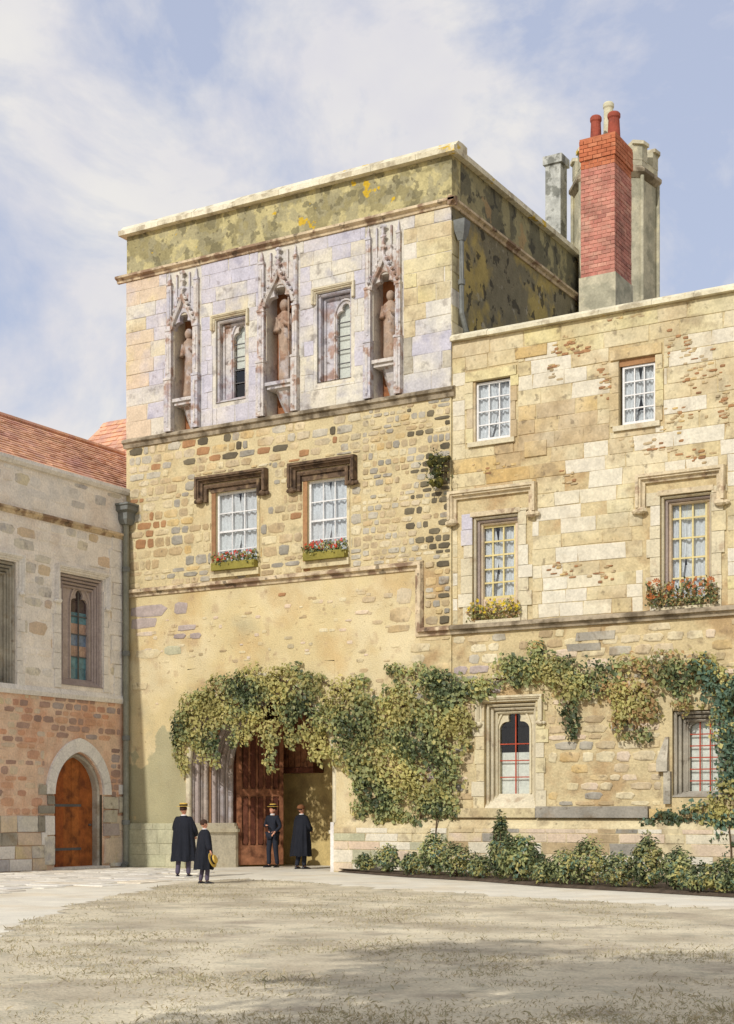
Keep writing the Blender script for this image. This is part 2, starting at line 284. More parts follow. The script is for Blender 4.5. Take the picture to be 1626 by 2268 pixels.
class MB:
    def __init__(s): s.v = []; s.f = []; s.m = []; s.cur = 0
    def add(s, vs, fs):
        b = len(s.v); s.v += [tuple(v) for v in vs]
        for f in fs: s.f.append(tuple(i + b for i in f)); s.m.append(s.cur)
        return s
    def box(s, x0, x1, y0, y1, z0, z1):
        return s.add([(x0, y0, z0), (x1, y0, z0), (x1, y1, z0), (x0, y1, z0), (x0, y0, z1), (x1, y0, z1), (x1, y1, z1), (x0, y1, z1)],
                     [(0, 3, 2, 1), (4, 5, 6, 7), (0, 1, 5, 4), (1, 2, 6, 5), (2, 3, 7, 6), (3, 0, 4, 7)])
    def quad(s, a, b, c, d): return s.add([a, b, c, d], [(0, 1, 2, 3)])
    def loft(s, rings, cap=True, closed=True):
        n = len(rings[0]); vs = [p for r in rings for p in r]; fs = []
        for k in range(len(rings) - 1):
            for i in range(n if closed else n - 1):
                j = (i + 1) % n; fs.append((k * n + i, k * n + j, (k + 1) * n + j, (k + 1) * n + i))
        if cap: fs.append(tuple(range(n))[::-1]); fs.append(tuple(range((len(rings) - 1) * n, len(rings) * n)))
        return s.add(vs, fs)
    def lathe(s, cx, cy, prof, seg=12, ph=0.):
        return s.loft([[(cx + r * math.cos(ph + 2 * math.pi * i / seg), cy + r * math.sin(ph + 2 * math.pi * i / seg), z) for i in range(seg)] for r, z in prof])
    def sweep(s, path, prof, close=False):
        """path [(x,z)], prof [(n,y)] closed polygon; n is measured to the left of travel"""
        P = [Vector(p) for p in path]; rings = []
        for i, p in enumerate(P):
            ds = []
            if i > 0: ds.append((p - P[i - 1]).normalized())
            if i < len(P) - 1: ds.append((P[i + 1] - p).normalized())
            ns = [Vector((-d.y, d.x)) for d in ds]
            if len(ns) == 2:
                m = (ns[0] + ns[1]); m = m.normalized() if m.length > 1e-6 else ns[0]
                k = 1 / max(.3, m.dot(ns[0])); m = m * k
            else: m = ns[0]
            rings.append([(p.x + m.x * n, y, p.y + m.y * n) for n, y in prof])
        return s.loft(rings)
    def tube(s, pts, rad, seg=8):
        rings = []
        P = [Vector(p) for p in pts]
        for i, p in enumerate(P):
            d = (P[min(i + 1, len(P) - 1)] - P[max(i - 1, 0)]).normalized()
            a = d.cross(Vector((0, 0, 1)));
            if a.length < .05: a = d.cross(Vector((1, 0, 0)))
            a.normalize(); b = d.cross(a); r = rad[i] if isinstance(rad, (list, tuple)) else rad
            rings.append([tuple(p + a * r * math.cos(t) + b * r * math.sin(t)) for t in [2 * math.pi * k / seg for k in range(seg)]])
        return s.loft(rings)
    def ball(s, c, r, seg=8, rr=5, sc=(1, 1, 1), jit=0):
        rings = []
        for k in range(rr + 1):
            t = math.pi * k / rr; q = max(.02, math.sin(t))
            rings.append([(c[0] + sc[0] * r * q * math.cos(2 * math.pi * i / seg) * (1 + jit * random.uniform(-1, 1)), c[1] + sc[1] * r * q * math.sin(2 * math.pi * i / seg) * (1 + jit * random.uniform(-1, 1)), c[2] - sc[2] * r * math.cos(t)) for i in range(seg)])
        return s.loft(rings)
    def mesh(s, name, mats):
        me = bpy.data.meshes.new(name); me.from_pydata(s.v, [], s.f)
        for m in ([mats] if isinstance(mats, str) else mats): me.materials.append(MATS[m])
        if not isinstance(mats, str): me.polygons.foreach_set('material_index', s.m)
        me.update(); return me
    def build(s, name, mats, parent=None, frame=F0, sm=False, fix=True):
        me = s.mesh(name, mats)
        if fix:
            bm = bmesh.new(); bm.from_mesh(me); bmesh.ops.recalc_face_normals(bm, faces=bm.faces); bm.to_mesh(me); bm.free()
        if sm: smooth(me)
        return link(bpy.data.objects.new(name, me), parent, frame)
def struct(o): o['kind'] = 'structure'; return o

# ---- stones -------------------------------------------------------------------
STONE = {}
def stone_mesh(kind, var, m):
    k = (kind, var, m)
    if k in STONE: return STONE[k]
    rnd = random.Random(kind + str(var))
    mb = MB()
    if kind == 'block':
        q = lambda a: a + rnd.uniform(-.032, .022)
        o = [(q(-.5), q(-.5)), (q(.5), q(-.5)), (q(.5), q(.5)), (q(-.5), q(.5))]
        ins = .03
        rings = [[(x, .3, z) for x, z in o], [(x, -.65, z) for x, z in o],
                 [(x * (1 - ins), -1 + rnd.uniform(-.2, .2), z * (1 - 2 * ins)) for x, z in o]]
    else:
        n = 7; o = []
        for i in range(n):
            t = 2 * math.pi * (i + rnd.uniform(-.25, .25)) / n
            c, s_ = math.cos(t), math.sin(t); e = .55
            o.append((.5 * math.copysign(abs(c) ** e, c) * rnd.uniform(.86, 1.04), .5 * math.copysign(abs(s_) ** e, s_) * rnd.uniform(.86, 1.04)))
        rings = [[(x, .3, z) for x, z in o], [(x, -.5, z) for x, z in o], [(x * .82, -1 + rnd.uniform(-.2, .15), z * .78) for x, z in o]]
    mb.loft(rings)
    me = mb.mesh(kind, m)
    bm = bmesh.new(); bm.from_mesh(me); bmesh.ops.recalc_face_normals(bm, faces=bm.faces); bm.to_mesh(me); bm.free()
    STONE[k] = me; return me
def subtract(r, holes):
    out = [r]
    for h in holes:
        nx = []
        for (a, b, c, d) in out:
            if h[0] >= b or h[1] <= a or h[2] >= d or h[3] <= c: nx.append((a, b, c, d)); continue
            if h[0] > a: nx.append((a, h[0], c, d))
            if h[1] < b: nx.append((h[1], b, c, d))
            x0, x1 = max(a, h[0]), min(b, h[1])
            if h[2] > c: nx.append((x0, x1, c, h[2]))
            if h[3] < d: nx.append((x0, x1, h[3], d))
        out = nx
    return out
def courses(u0, u1, z0, z1, hh, ww, holes=(), drop=0., rnd=random):
    out = []; z = z0
    while z < z1 - .05:
        h = rnd.uniform(*hh); h = min(h, z1 - z)
        if z1 - (z + h) < .1: h = z1 - z
        u = u0
        while u < u1 - .03:
            w = rnd.uniform(*ww); w = min(w, u1 - u)
            if u1 - (u + w) < .15: w = u1 - u
            if rnd.random() >= drop:
                for r in subtract((u, u + w, z, z + h), holes):
                    if r[1] - r[0] > .06 and r[3] - r[2] > .05: out.append(r)
            u += w
        z += h
    return out
def lay(parent, frame, rects, colour, name, kind='block', gap=.012, proud=(.008, .02), y=0., most=300):
    """lay stones: the largest become objects of their own, the rest one joined part"""
    rects = sorted(rects, key=lambda r: -(r[1] - r[0]) * (r[3] - r[2]))
    rest = {}
    for i, r in enumerate(rects):
        w, h = r[1] - r[0] - gap, r[3] - r[2] - gap
        if w < .03 or h < .03: continue
        c = ((r[0] + r[1]) / 2, y, (r[2] + r[3]) / 2); d = random.uniform(*proud); m = colour(c[0], c[2])
        me = stone_mesh(kind, random.randrange(6), m)
        if i < most:
            o = bpy.data.objects.new(name, me); COL.objects.link(o)
            mw = frame.mw() @ Matrix.Translation(c)
            o.location = mw.to_translation(); o.rotation_euler = (0, 0, frame.r); o.scale = (w, d, h)
            o.parent = parent; o.matrix_parent_inverse = BASE[parent.name]
        else:
            rest.setdefault(0, []).append((me, c, (w, d, h), m))
    if rest:
        mb = MB(); ms = []
        for me, c, s, m in rest[0]:
            if m not in ms: ms.append(m)
            mb.cur = ms.index(m)
            mb.add([(v.co.x * s[0] + c[0], v.co.y * s[1] + c[1], v.co.z * s[2] + c[2]) for v in me.vertices], [tuple(p.vertices) for p in me.polygons])
        o = mb.build('small_' + name + 's', ms, parent, frame, fix=False); o['kind'] = 'stuff'

def wall(parent, frame, u0, u1, z0, z1, holes, m, y=0., depth=.4, name='wall'):
    mb = MB()
    us = sorted({u0, u1} | {min(max(h[i], u0), u1) for h in holes for i in (0, 1)})
    zs = sorted({z0, z1} | {min(max(h[i], z0), z1) for h in holes for i in (2, 3)})
    for a, b in zip(us, us[1:]):
        for c, d in zip(zs, zs[1:]):
            mu, mz = (a + b) / 2, (c + d) / 2
            if any(h[0] < mu < h[1] and h[2] < mz < h[3] for h in holes): continue
            mb.quad((a, y, c), (b, y, c), (b, y, d), (a, y, d))
    for h in holes:
        a, b, c, d = h[:4]; e = y + (h[4] if len(h) > 4 else depth)
        mb.quad((a, y, c), (a, y, d), (a, e, d), (a, e, c)); mb.quad((b, y, c), (b, e, c), (b, e, d), (b, y, d))
        mb.quad((a, y, d), (b, y, d), (b, e, d), (a, e, d))
        if c > z0 + .01: mb.quad((a, y, c), (a, e, c), (b, e, c), (b, y, c))
    return mb.build(name, m, parent, frame, fix=False)

# ------------------------------------------------------------------ windows, hoods, niches
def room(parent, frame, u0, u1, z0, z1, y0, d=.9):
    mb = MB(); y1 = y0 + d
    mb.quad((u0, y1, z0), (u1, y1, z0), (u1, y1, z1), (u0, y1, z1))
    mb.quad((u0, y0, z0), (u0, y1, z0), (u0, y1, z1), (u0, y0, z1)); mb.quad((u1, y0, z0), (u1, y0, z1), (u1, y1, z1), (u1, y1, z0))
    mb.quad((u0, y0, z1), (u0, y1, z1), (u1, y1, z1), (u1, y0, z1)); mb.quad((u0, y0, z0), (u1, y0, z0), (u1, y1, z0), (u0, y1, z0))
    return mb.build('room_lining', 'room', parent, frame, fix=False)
PANE = {}
def pane_obj(parent, frame, u, y, z, w, h, m='glass'):
    if m not in PANE: PANE[m] = MB().quad((-.5, 0, -.5), (.5, 0, -.5), (.5, 0, .5), (-.5, 0, .5)).mesh('pane', m)
    o = bpy.data.objects.new('pane', PANE[m]); COL.objects.link(o)
    mw = frame.mw() @ Matrix.Translation((u, y, z)); o.location = mw.to_translation()
    o.rotation_euler = (random.uniform(-.015, .015), 0, frame.r + random.uniform(-.02, .02)); o.scale = (w, .005, h)
    o.parent = parent; o.matrix_parent_inverse = BASE[parent.name]; return o
def curtain(parent, frame, u0, u1, z0, z1, y, side, spread=.5, m='curtain'):
    mb = MB(); n = 18; rings = []
    for k in range(7):
        t = k / 6; z = z1 + (z0 - z1) * t
        w = (u1 - u0) * (spread + .16 * math.sin(t * 3) - .22 * t * (1 if side else .7))
        row = []
        for i in range(n):
            s = i / (n - 1); u = u0 + w * s if side == 0 else u1 - w * s
            row.append((u, y + .03 * math.sin(s * 22 + side * 2) + .01 * math.sin(t * 9 + s * 5), z))
        rings.append(row)
    mb.loft(rings, cap=False, closed=False)
    return mb.build('curtain', m, parent, frame, sm=True, fix=False)
def sash(parent, frame, u0, u1, z0, z1, cols, rows, y, fm='paint_white', rail=None, curt=True, blind_rows=0, fw=.06, bw=.028):
    mb = MB()
    mb.box(u0, u0 + fw, y, y + .1, z0, z1).box(u1 - fw, u1, y, y + .1, z0, z1)
    mb.box(u0 + fw, u1 - fw, y, y + .1, z0, z0 + fw * 1.2).box(u0 + fw, u1 - fw, y, y + .1, z1 - fw, z1)
    w = mb.build('window', fm, parent, frame)
    a, b, c, d = u0 + fw, u1 - fw, z0 + fw * 1.2, z1 - fw
    for i in range(1, cols):
        u = a + (b - a) * i / cols
        MB().box(u - bw / 2, u + bw / 2, y + .02, y + .06, c, d).build('glazing_bar', fm, w, frame)
    for j in range(1, rows):
        z = c + (d - c) * j / rows; k = bw * (1.7 if j == rail else 1)
        MB().box(a, b, y + .016 if j != rail else y + .004, y + .064, z - k / 2, z + k / 2).build('glazing_bar', fm, w, frame)
    for i in range(cols):
        for j in range(rows):
            pw, ph = (b - a) / cols, (d - c) / rows
            pane_obj(w, frame, a + pw * (i + .5), y + .04, c + ph * (j + .5), pw, ph)
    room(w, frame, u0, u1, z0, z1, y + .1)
    if curt:
        sp = random.uniform(.36, .5)
        curtain(w, frame, a, b, c, d, y + .10, 0, sp); curtain(w, frame, a, b, c, d, y + .14, 1, random.uniform(.4, .52))
        zc_ = c + (d - c) * random.choice([.22, .34, .48, .6])
        curtain(w, frame, a, b, c, zc_, y + .18, 0, 1.0)
    if blind_rows:
        MB().box(a, b, y + .12, y + .13, d - (d - c) * blind_rows, d).build('roller_blind', 'blind', w, frame)
    return w
def hood(parent, frame, u0, u1, z, drop, m, w=.2, out=.16, stops=True, dropr=None):
    dropr = drop if dropr is None else dropr
    prof = [(0, .02), (0, -out * .35), (w * .3, -out * .45), (w * .42, -out * .8), (w * .6, -out * .8), (w * .66, -out), (w, -out), (w * 1.05, -out * .6), (w * 1.05, .02)]
    mb = MB().sweep([(u0, z - drop), (u0, z), (u1, z), (u1, z - dropr)], prof)
    if stops:
        for u, dz in ((u0 - w * .5, drop), (u1 + w * .5, dropr)):
            mb.ball((u, -out * .5, z - dz - w * .3), w * .62, 7, 5, (1.25, .9, .75), .15)
            mb.ball((u + math.copysign(w * .7, u - (u0 + u1) / 2), -out * .4, z - dz - w * .35), w * .4, 6, 4, (1, .9, .8), .15)
    return mb.build('hood_mould', m, parent, frame)
def polar_plate(mb, cx, cz, rf, u0, u1, z1, y0, y1, n=40):
    pin, pout = [], []
    for k in range(n + 1):
        t = math.pi * k / n; c, s = math.cos(t), math.sin(t); r = rf(t)
        pin.append((cx + r * c, cz + r * s))
        q = 1e9
        if c > 1e-6: q = min(q, (u1 - cx) / c)
        if c < -1e-6: q = min(q, (u0 - cx) / c)
        if s > 1e-6: q = min(q, (z1 - cz) / s)
        pout.append((cx + q * c, cz + q * s))
    vs = [(a, y0, b) for a, b in pin] + [(a, y0, b) for a, b in pout] + [(a, y1, b) for a, b in pin] + [(a, y1, b) for a, b in pout]
    m = n + 1; fs = []
    for k in range(n):
        fs += [(k, k + 1, m + k + 1, m + k), (k, 2 * m + k, 2 * m + k + 1, k + 1), (2 * m + k, 3 * m + k, 3 * m + k + 1, 2 * m + k + 1)]
    return mb.add(vs, fs)
def trefoil(a, top=.8):
    cs = [(-.5 * a, .06 * a, .5 * a), (.5 * a, .06 * a, .5 * a), (0, top * a, .42 * a), (0, .12 * a, .6 * a)]
    def f(t):
        best = 0
        for x, z, r in cs:
            bx = x * math.cos(t) + z * math.sin(t); cc = x * x + z * z - r * r; D = bx * bx - cc
            if D >= 0:
                best = max(best, bx + math.sqrt(D))
        return best
    return f
def pointed(h, k=1.25):
    R = h * k; e = R - h
    def f(t):
        c, s = abs(math.cos(t)), math.sin(t)
        # circle centred at (-e) for the right side
        return -e * c + math.sqrt(e * e * c * c - (e * e - R * R))
    return f
def gothic(parent, frame, u0, u1, z0, z1, lu0, lu1, lz0, lzs, y, fm, gm, bars_v=(), bars_h=(), bm_='iron_grey', blind=None, orders=2, splay=.0, rowsp=5, dark_top=True):
    """square-headed moulded opening u0..z1 with a trefoil light lu0..lu1 set back at depth y"""
    uc = (lu0 + lu1) / 2; a = (lu1 - lu0) / 2
    mb = MB(); mb.box(u0, lu0, y, y + .12, z0, z1).box(lu1, u1, y, y + .12, z0, z1).box(lu0, lu1, y, y + .12, z0, lz0)
    polar_plate(mb, uc, lzs, trefoil(a), lu0, lu1, z1, y + .004, y + .116)
    w = mb.build('window', fm, parent, frame)
    for k in range(orders):
        i = .05 + k * .085; yy = y * (.25 + .55 * k / max(1, orders - 1)) if orders > 1 else y * .4
        pr = [(-.035, yy + .2), (-.035, yy), (0, yy - .035), (.035, yy), (.035, yy + .2)]
        MB().sweep([(u0 + i, z0), (u0 + i, z1 - i), (u1 - i * .6, z1 - i), (u1 - i * .6, z0)], pr).build('jamb_moulding', fm, w, frame)
    ar = [(uc + (a + .05) * math.cos(math.pi - math.pi * k / 12), lzs + (a + .05) * 1.35 * math.sin(math.pi * k / 12)) for k in range(13)]
    MB().sweep([(lu0 - .05, lz0)] + ar + [(lu1 + .05, lz0)], [(-.03, y + .02), (-.02, y - .04), (.02, y - .04), (.03, y + .02)]).build('arch_moulding', fm, w, frame)
    # sloping sill
    mb = MB(); mb.add([(u0, -.03, z0), (u1, -.03, z0), (lu1, y, lz0), (lu0, y, lz0), (u1, y, lz0), (u0, y, lz0)], [(0, 1, 4, 5)])
    mb.build('sill', fm, w, frame, fix=False)
    zt = lzs + a * 1.25; n = rowsp; ph = (zt - lz0) / n
    for j in range(n):
        m = gm[j % len(gm)]
        pane_obj(w, frame, uc, y + .07, lz0 + ph * (j + .5), a * 2, ph * .985, m)
    for u in bars_v: MB().box(u - .014, u + .014, y + .018, y + .046, lz0, zt - .05).build('saddle_bar', bm_, w, frame)
    for z in bars_h: MB().box(lu0, lu1, y + .026, y + .05, z - .013, z + .013).build('saddle_bar', bm_, w, frame)
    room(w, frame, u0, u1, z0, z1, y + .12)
    if blind: MB().box(lu0, lu1, y + .15, y + .16, blind[0], blind[1]).build('roller_blind', 'blind', w, frame)
    return w

def statue_mesh(h, kind):
    mb = MB(); seg = 16; rings = []
    R = random.Random(kind)
    for t, rx, ry in ((0, .19, .15), (.08, .2, .16), (.3, .17, .14), (.5, .155, .125), (.62, .17, .13), (.74, .185, .13), (.81, .17, .11), (.845, .08, .075), (.87, .055, .055)):
        ring = []
        for i in range(seg):
            a = 2 * math.pi * i / seg
            k = 1 + (.13 * (1 - t) * math.sin(6 * a + kind) + .05 * math.sin(3 * a + 9 * t + kind))
            ring.append((rx * k * math.cos(a) * h / 1.7 + .02 * math.sin(t * 5 + kind) * h, ry * k * math.sin(a) * h / 1.7, t * h))
        rings.append(ring)
    mb.loft(rings)
    mb.ball((.02 * math.sin(4.5 + kind) * h, -.01, .925 * h), .072 * h, 10, 8, (.85, .95, 1.1))
    for sx in (-1, 1):
        sh = Vector((sx * .1 * h, 0, .79 * h)); el = Vector((sx * .135 * h, -.02 * h, .62 * h)); ha = Vector((sx * (.03 if kind % 2 else .06) * h, -.11 * h, (.66 + .04 * sx) * h))
        mb.tube([sh, el, ha], [.045 * h, .04 * h, .026 * h], 7)
    if kind == 1: mb.tube([(.11 * h, -.1 * h, .02 * h), (.1 * h, -.1 * h, .98 * h)], .012 * h, 6)
    return mb

def niche(parent, frame, L_, R_, oL, oR, zb, zt, zled, zs, za):
    """canopied niche: outer L_..R_, opening oL..oR, ledge zled, spring zs, ogee apex za, top zt"""
    uc = (oL + oR) / 2; hw = (oR - oL) / 2; D = .5
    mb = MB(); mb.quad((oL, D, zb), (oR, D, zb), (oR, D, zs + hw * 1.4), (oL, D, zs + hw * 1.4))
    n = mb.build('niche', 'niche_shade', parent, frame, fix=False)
    for a, b in ((L_, oL), (oR, R_)):
        mb = MB(); w = b - a; z = zb
        for k, (f, o) in enumerate(((.36, .17), (.33, .13), (.31, .1))):
            z2 = z + (zt - zb) * f * .93
            mb.box(a + .02 * k, b - .02 * k, -o, .01, z, z2)
            mb.box(a + .02 * k - .012, b - .02 * k + .012, -o - .02, .008, z2 - .07, z2 - .02)
            mb.box(a + w * .36, b - w * .36, -o - .018, -o + .002, z + .12, z2 - .2)
            z = z2
        c = (a + b) / 2
        mb.add([(a + .06, -.1, z), (b - .06, -.1, z), (b - .06, .005, z), (a + .06, .005, z), (c, -.05, zt)], [(0, 1, 4), (1, 2, 4), (2, 3, 4), (3, 0, 4)])
        mb.build('pilaster', 'carved', n, frame)
    mb = MB()
    polar_plate(mb, uc, zs, trefoil(hw, .85), oL, oR, za + (zt - za) * .3, -.03, .14)
    mb.build('tracery_head', 'carved', n, frame)
    mb = MB(); K = 12
    for s in (-1, 1):
        path = [(uc + s * hw * .5 * (1 + math.cos(math.pi * k / K)), zs + (za - zs) * k / K) for k in range(K + 1)]
        mb.sweep(path if s < 0 else path[::-1], [(-.02, .0), (-.02, -.12), (.03, -.15), (.07, -.12), (.07, .0)])
        for k in range(2, K, 2):
            p = path[k]; mb.ball((p[0] + s * .09, -.12, p[1] + .04), .055, 6, 4, (1, 1, 1), .2)
    mb.box(uc - .03, uc + .03, -.13, -.03, za - .02, zt - .1)
    for q in (.25, .55, .85): mb.ball((uc, -.09, za + (zt - za) * q), .075, 7, 5, (1.3, .9, .8), .2)
    mb.build('canopy', 'carved', n, frame)
    mb = MB()
    for u in (uc - hw * .62, uc + hw * .62):
        mb.box(u - .02, u + .02, -.07, .0, za - (za - zs) * .25, zt - .12)
    mb.build('canopy_panel', 'carved', n, frame)
    mb = MB(); zz = zled
    mb.box(oL, oR, -.1, D, zz - .09, zz).box(oL + .03, oR - .03, -.04, D, zz - .18, zz - .09)
    for k in range(5):
        f = 1 - (k + 1) / 6.5; h = (zz - .18 - zb) / 5
        mb.lathe(uc + .05, D - .1, [(hw * .9 * f, zz - .18 - h * (k + 1)), (hw * .95 * f + .05, zz - .18 - h * k)], 8, math.pi / 8)
    mb.build('pedestal', 'carved', n, frame)
    return uc, zled

# ------------------------------------------------------------------ ground
def sheet(name, pts, z, m, kind=True, sub=0):
    mb = MB(); mb.add([(p[0], p[1], z) for p in pts], [tuple(range(len(pts)))])
    o = mb.build(name, m, None, None); struct(o); return o
R_ = 900
sheet('ground', [(-R_, -R_), (R_, -R_), (R_, R_), (-R_, R_)], 0, 'ground')
pp = [(XL - 1, -26), (XL - 1, 5.9), (-4, 5.9), (-1, 1), (14, 1)] + [tuple(G(1900, 2200)[:2]), tuple(G(900, 2400)[:2]), tuple(G(-300, 2300)[:2])]
path = sheet('path', pp, .004, 'path')
edge = [(-420, 2290), (-120, 2125), (60, 2040), (180, 2003), (300, 1976), (420, 1955), (520, 1948), (640, 1953), (830, 1968), (1100, 1985), (1400, 2003), (1640, 2018), (2000, 2042)]
ep = [G(*e) for e in edge]
# lawn edge a little ragged
cp = []
for a, b in zip(ep, ep[1:]):
    for k in range(14):
        p = a.lerp(b, k / 14); w_ = .35 + .0 * k; cp.append((p.x + random.uniform(-.12, .12), p.y + random.uniform(-w_, w_)))
cp += [(ep[-1].x, ep[-1].y), (CAM.x + 14, CAM.y - 3), (CAM.x - 12, CAM.y - 8), (ep[0].x, ep[0].y)]
court = sheet('court', cp, .010, 'court')
# flagstones beside the left range
def inpoly(x, y, P):
    c = False; j = len(P) - 1
    for i in range(len(P)):
        if (P[i][1] > y) != (P[j][1] > y) and x < (P[j][0] - P[i][0]) * (y - P[i][1]) / (P[j][1] - P[i][1]) + P[i][0]: c = not c
        j = i
    return c
FLG = [MB().loft([[(-.5, -.5, -1), (.5, -.5, -1), (.5, .5, -1), (-.5, .5, -1)], [(-.5, -.5, .5), (.5, -.5, .5), (.5, .5, .5), (-.5, .5, .5)], [(-.48, -.48, 1), (.48, -.48, 1), (.48, .48, 1), (-.48, .48, 1)]]).mesh('flagstone', 'flag') for _ in range(1)]
y = -.9; nf = 0
while y > -13:
    d = random.uniform(.5, .8); x = XL + .15 + random.uniform(0, .4)
    while x < XL + 6.2 and nf < 300:
        w = random.uniform(.6, 1.2); cxx, cyy = x + w / 2, y - d / 2
        q = Vector((cxx, cyy, 0)) - CAM; px = CX + FPX * q.dot(RW) / q.dot(FW); py = HY + FPX * EYE / q.dot(FW)
        if px < 400 + random.uniform(-60, 60) and px > -60 and not any(inpoly(cxx + sx * w / 2, cyy + sy * d / 2, cp) for sx in (-1, 1) for sy in (-1, 1)):
            o = bpy.data.objects.new('flagstone', FLG[0]); COL.objects.link(o); o.location = (cxx, cyy, .008)
            o.scale = (w - .06, d - .06, .012 + random.uniform(0, .014)); o.rotation_euler = (random.uniform(-.006, .006), random.uniform(-.006, .006), random.uniform(-.01, .01))
            o.parent = path; o.matrix_parent_inverse = BASE[path.name]; nf += 1
        x += w
    y -= d

# ------------------------------------------------------------------ gatehouse
WX1 = 10.5
z_top = (Fz(280, 497) + Fz(990, 315)) / 2
z_cor = (Fz(280, 612) + Fz(1000, 455)) / 2
z_mid = (Fz(280, 985) + Fz(1000, 865)) / 2
z_low = (Fz(285, 1318) + Fz(935, 1250)) / 2
z_ws = (Fz(940, 1396) + Fz(1626, 1356)) / 2
z_wtop = (Fz(1000, 745) + Fz(1626, 636)) / 2
print('heights', Fz(280, 497), Fz(990, 315), '|', Fz(280, 612), Fz(1000, 455), '|', Fz(280, 985), Fz(1000, 865), '|', Fz(285, 1318), Fz(935, 1250), '|', Fz(940, 1396), Fz(1626, 1356), '|', Fz(1000, 745), Fz(1626, 636))
TD = 9.0
gh = thing('gatehouse', 'tall stone gatehouse tower with three statue niches, stained parapet and arched gateway', 'gatehouse', (XL / 2, 0, 0))

def zc(px, py): return Fz(px, py)
# niches ---------------------------------------------------------------
NI = []
for (L_, Rr, oL, oR, pb, pt, pl, ps, pa) in ((371, 445, 386, 431, 945, 603, 882, 728, 655), (574, 664, 591, 651, 917, 553, 845, 676, 600), (811, 893, 827, 879, 875, 500, 796, 640, 568)):
    um = (L_ + Rr) / 2
    NI.append((Fx(L_), Fx(Rr), Fx(oL), Fx(oR), z_mid + .12, z_cor - .12, Fz(um, pl), Fz(um, ps), Fz(um, pa)))
WIN = []   # upper trefoil lights: outer, light
for (a, b, t, bt, la, lb, lt, lb_) in ((478, 544, 703, 888, 507, 541, 716, 876), (702, 778, 643, 842, 736, 775, 666, 834)):
    um = (a + b) / 2
    WIN.append((Fx(a), Fx(b), Fz(um, bt), Fz(um, t), Fx(la), Fx(lb), Fz(um, lb_), Fz(um, lt)))
uh = [(n[2], n[3], n[4], n[7] + (n[3] - n[2]) * .55, .5) for n in NI] + [(w[0], w[1], w[2], w[3], .32) for w in WIN]
wall(gh, F0, XL, 0, z_mid, z_cor, uh, 'pale')
from mathutils import noise as mnoise
def pick(pal, u, z, sc=.35, jit=.16, seed=0):
    v = .5 + .75 * mnoise.noise(Vector((u * sc, seed, z * sc * 1.4))) + random.uniform(-jit, jit)
    return pal[int(min(.999, max(0, v)) * len(pal))]
def up_col(u, z):
    r = random.random(); k = (u - XL) / -XL
    if k < .1: return 'pink' if r < .8 else ('cream' if r < .9 else 'pale')
    if k < .16: return 'pale' if r < .5 else 'lavender'
    if k < .46: return 'lavender' if r < .85 else 'pale'
    if k < .86: return pick(['lavender', 'lavender', 'pale', 'pale', 'lavender', 'pale', 'pink'], u, z, .5, .1)
    zz = (z - z_mid) / (z_cor - z_mid)
    if zz < .36: return pick(['lavender', 'grey', 'pale', 'lavender', 'yellow'], u, z, .6)
    return 'yellow' if r < .42 else ('cream' if r < .85 else 'pale')
holes = [(n[0] - .02, n[1] + .02, n[4], z_cor) for n in NI] + [(w[0] - .1, w[1] + .1, w[2] - .12, w[3] + .16) for w in WIN]
lay(gh, F0, courses(XL, 0, z_mid + .12, z_cor - .1, (.36, .5), (.5, 1.15), holes), up_col, 'ashlar_block', gap=.014)
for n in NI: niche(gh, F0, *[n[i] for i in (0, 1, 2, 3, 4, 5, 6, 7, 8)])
for i, w in enumerate(WIN):
    a = (w[5] - w[4]) / 2
    hs = [w[6] + (w[7] - w[6]) * f for f in (.2, .38, .56, .74)]
    g = gothic(gh, F0, w[0], w[1], w[2], w[3], w[4], w[5], w[6], w[7] - a * 1.35, .24, 'carved', ['glass'], (), hs, orders=2,
           blind=(w[6] + (w[7] - w[6]) * (.42 if i == 0 else 0.0), w[7]))
    hood(gh, F0, w[0] - .02, w[1] + .02, w[3] + .02, .3, 'dressed', .11, .1, False)
# statues stand in the niches
SL = ['small robed stone statue in the pale niche beside the pink quoin stones', 'tall robed stone statue holding a staff in the middle niche', 'weathered broken stone figure in the niche beside the yellow quoins']
for i, n in enumerate(NI):
    h = (n[7] - n[6]) * (1.0, 1.08, .98)[i] + .05
    o = statue_mesh(h, i).build('statue', 'statue_stone', None, None, sm=True)
    o.location = ((n[2] + n[3]) / 2 + .03, .24, n[6] + .004); tag(o, SL[i], 'statue', None)

# cornice, parapet, coping -----------------------------------------------
cp_prof = [(-.1, .03), (-.1, -.05), (-.03, -.07), (.01, -.16), (.07, -.16), (.12, -.06), (.12, .03)]
def run(name, m, pts, prof, frame=F0):
    return MB().sweep(pts, prof).build(name, m, gh, frame)
run('cornice', 'string_stone', [(XL - .3, z_cor), (.16, z_cor)], cp_prof)
run('cornice', 'string_stone', [(-.16, z_cor), (TD, z_cor)], [(n_ + .003, y_ * .95) for n_, y_ in cp_prof], FS)
MB().box(XL, -.003, .02, .5, z_cor + .1, z_top - .32).build('parapet', 'parapet', gh)
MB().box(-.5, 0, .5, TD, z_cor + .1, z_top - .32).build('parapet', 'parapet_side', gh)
MB().box(XL, XL + .5, .5, TD, z_cor + .1, z_top - .32).build('parapet', 'parapet', gh)
MB().box(XL + .5, -.5, TD - .5, TD, z_cor + .1, z_top - .32).build('parapet', 'parapet_side', gh)
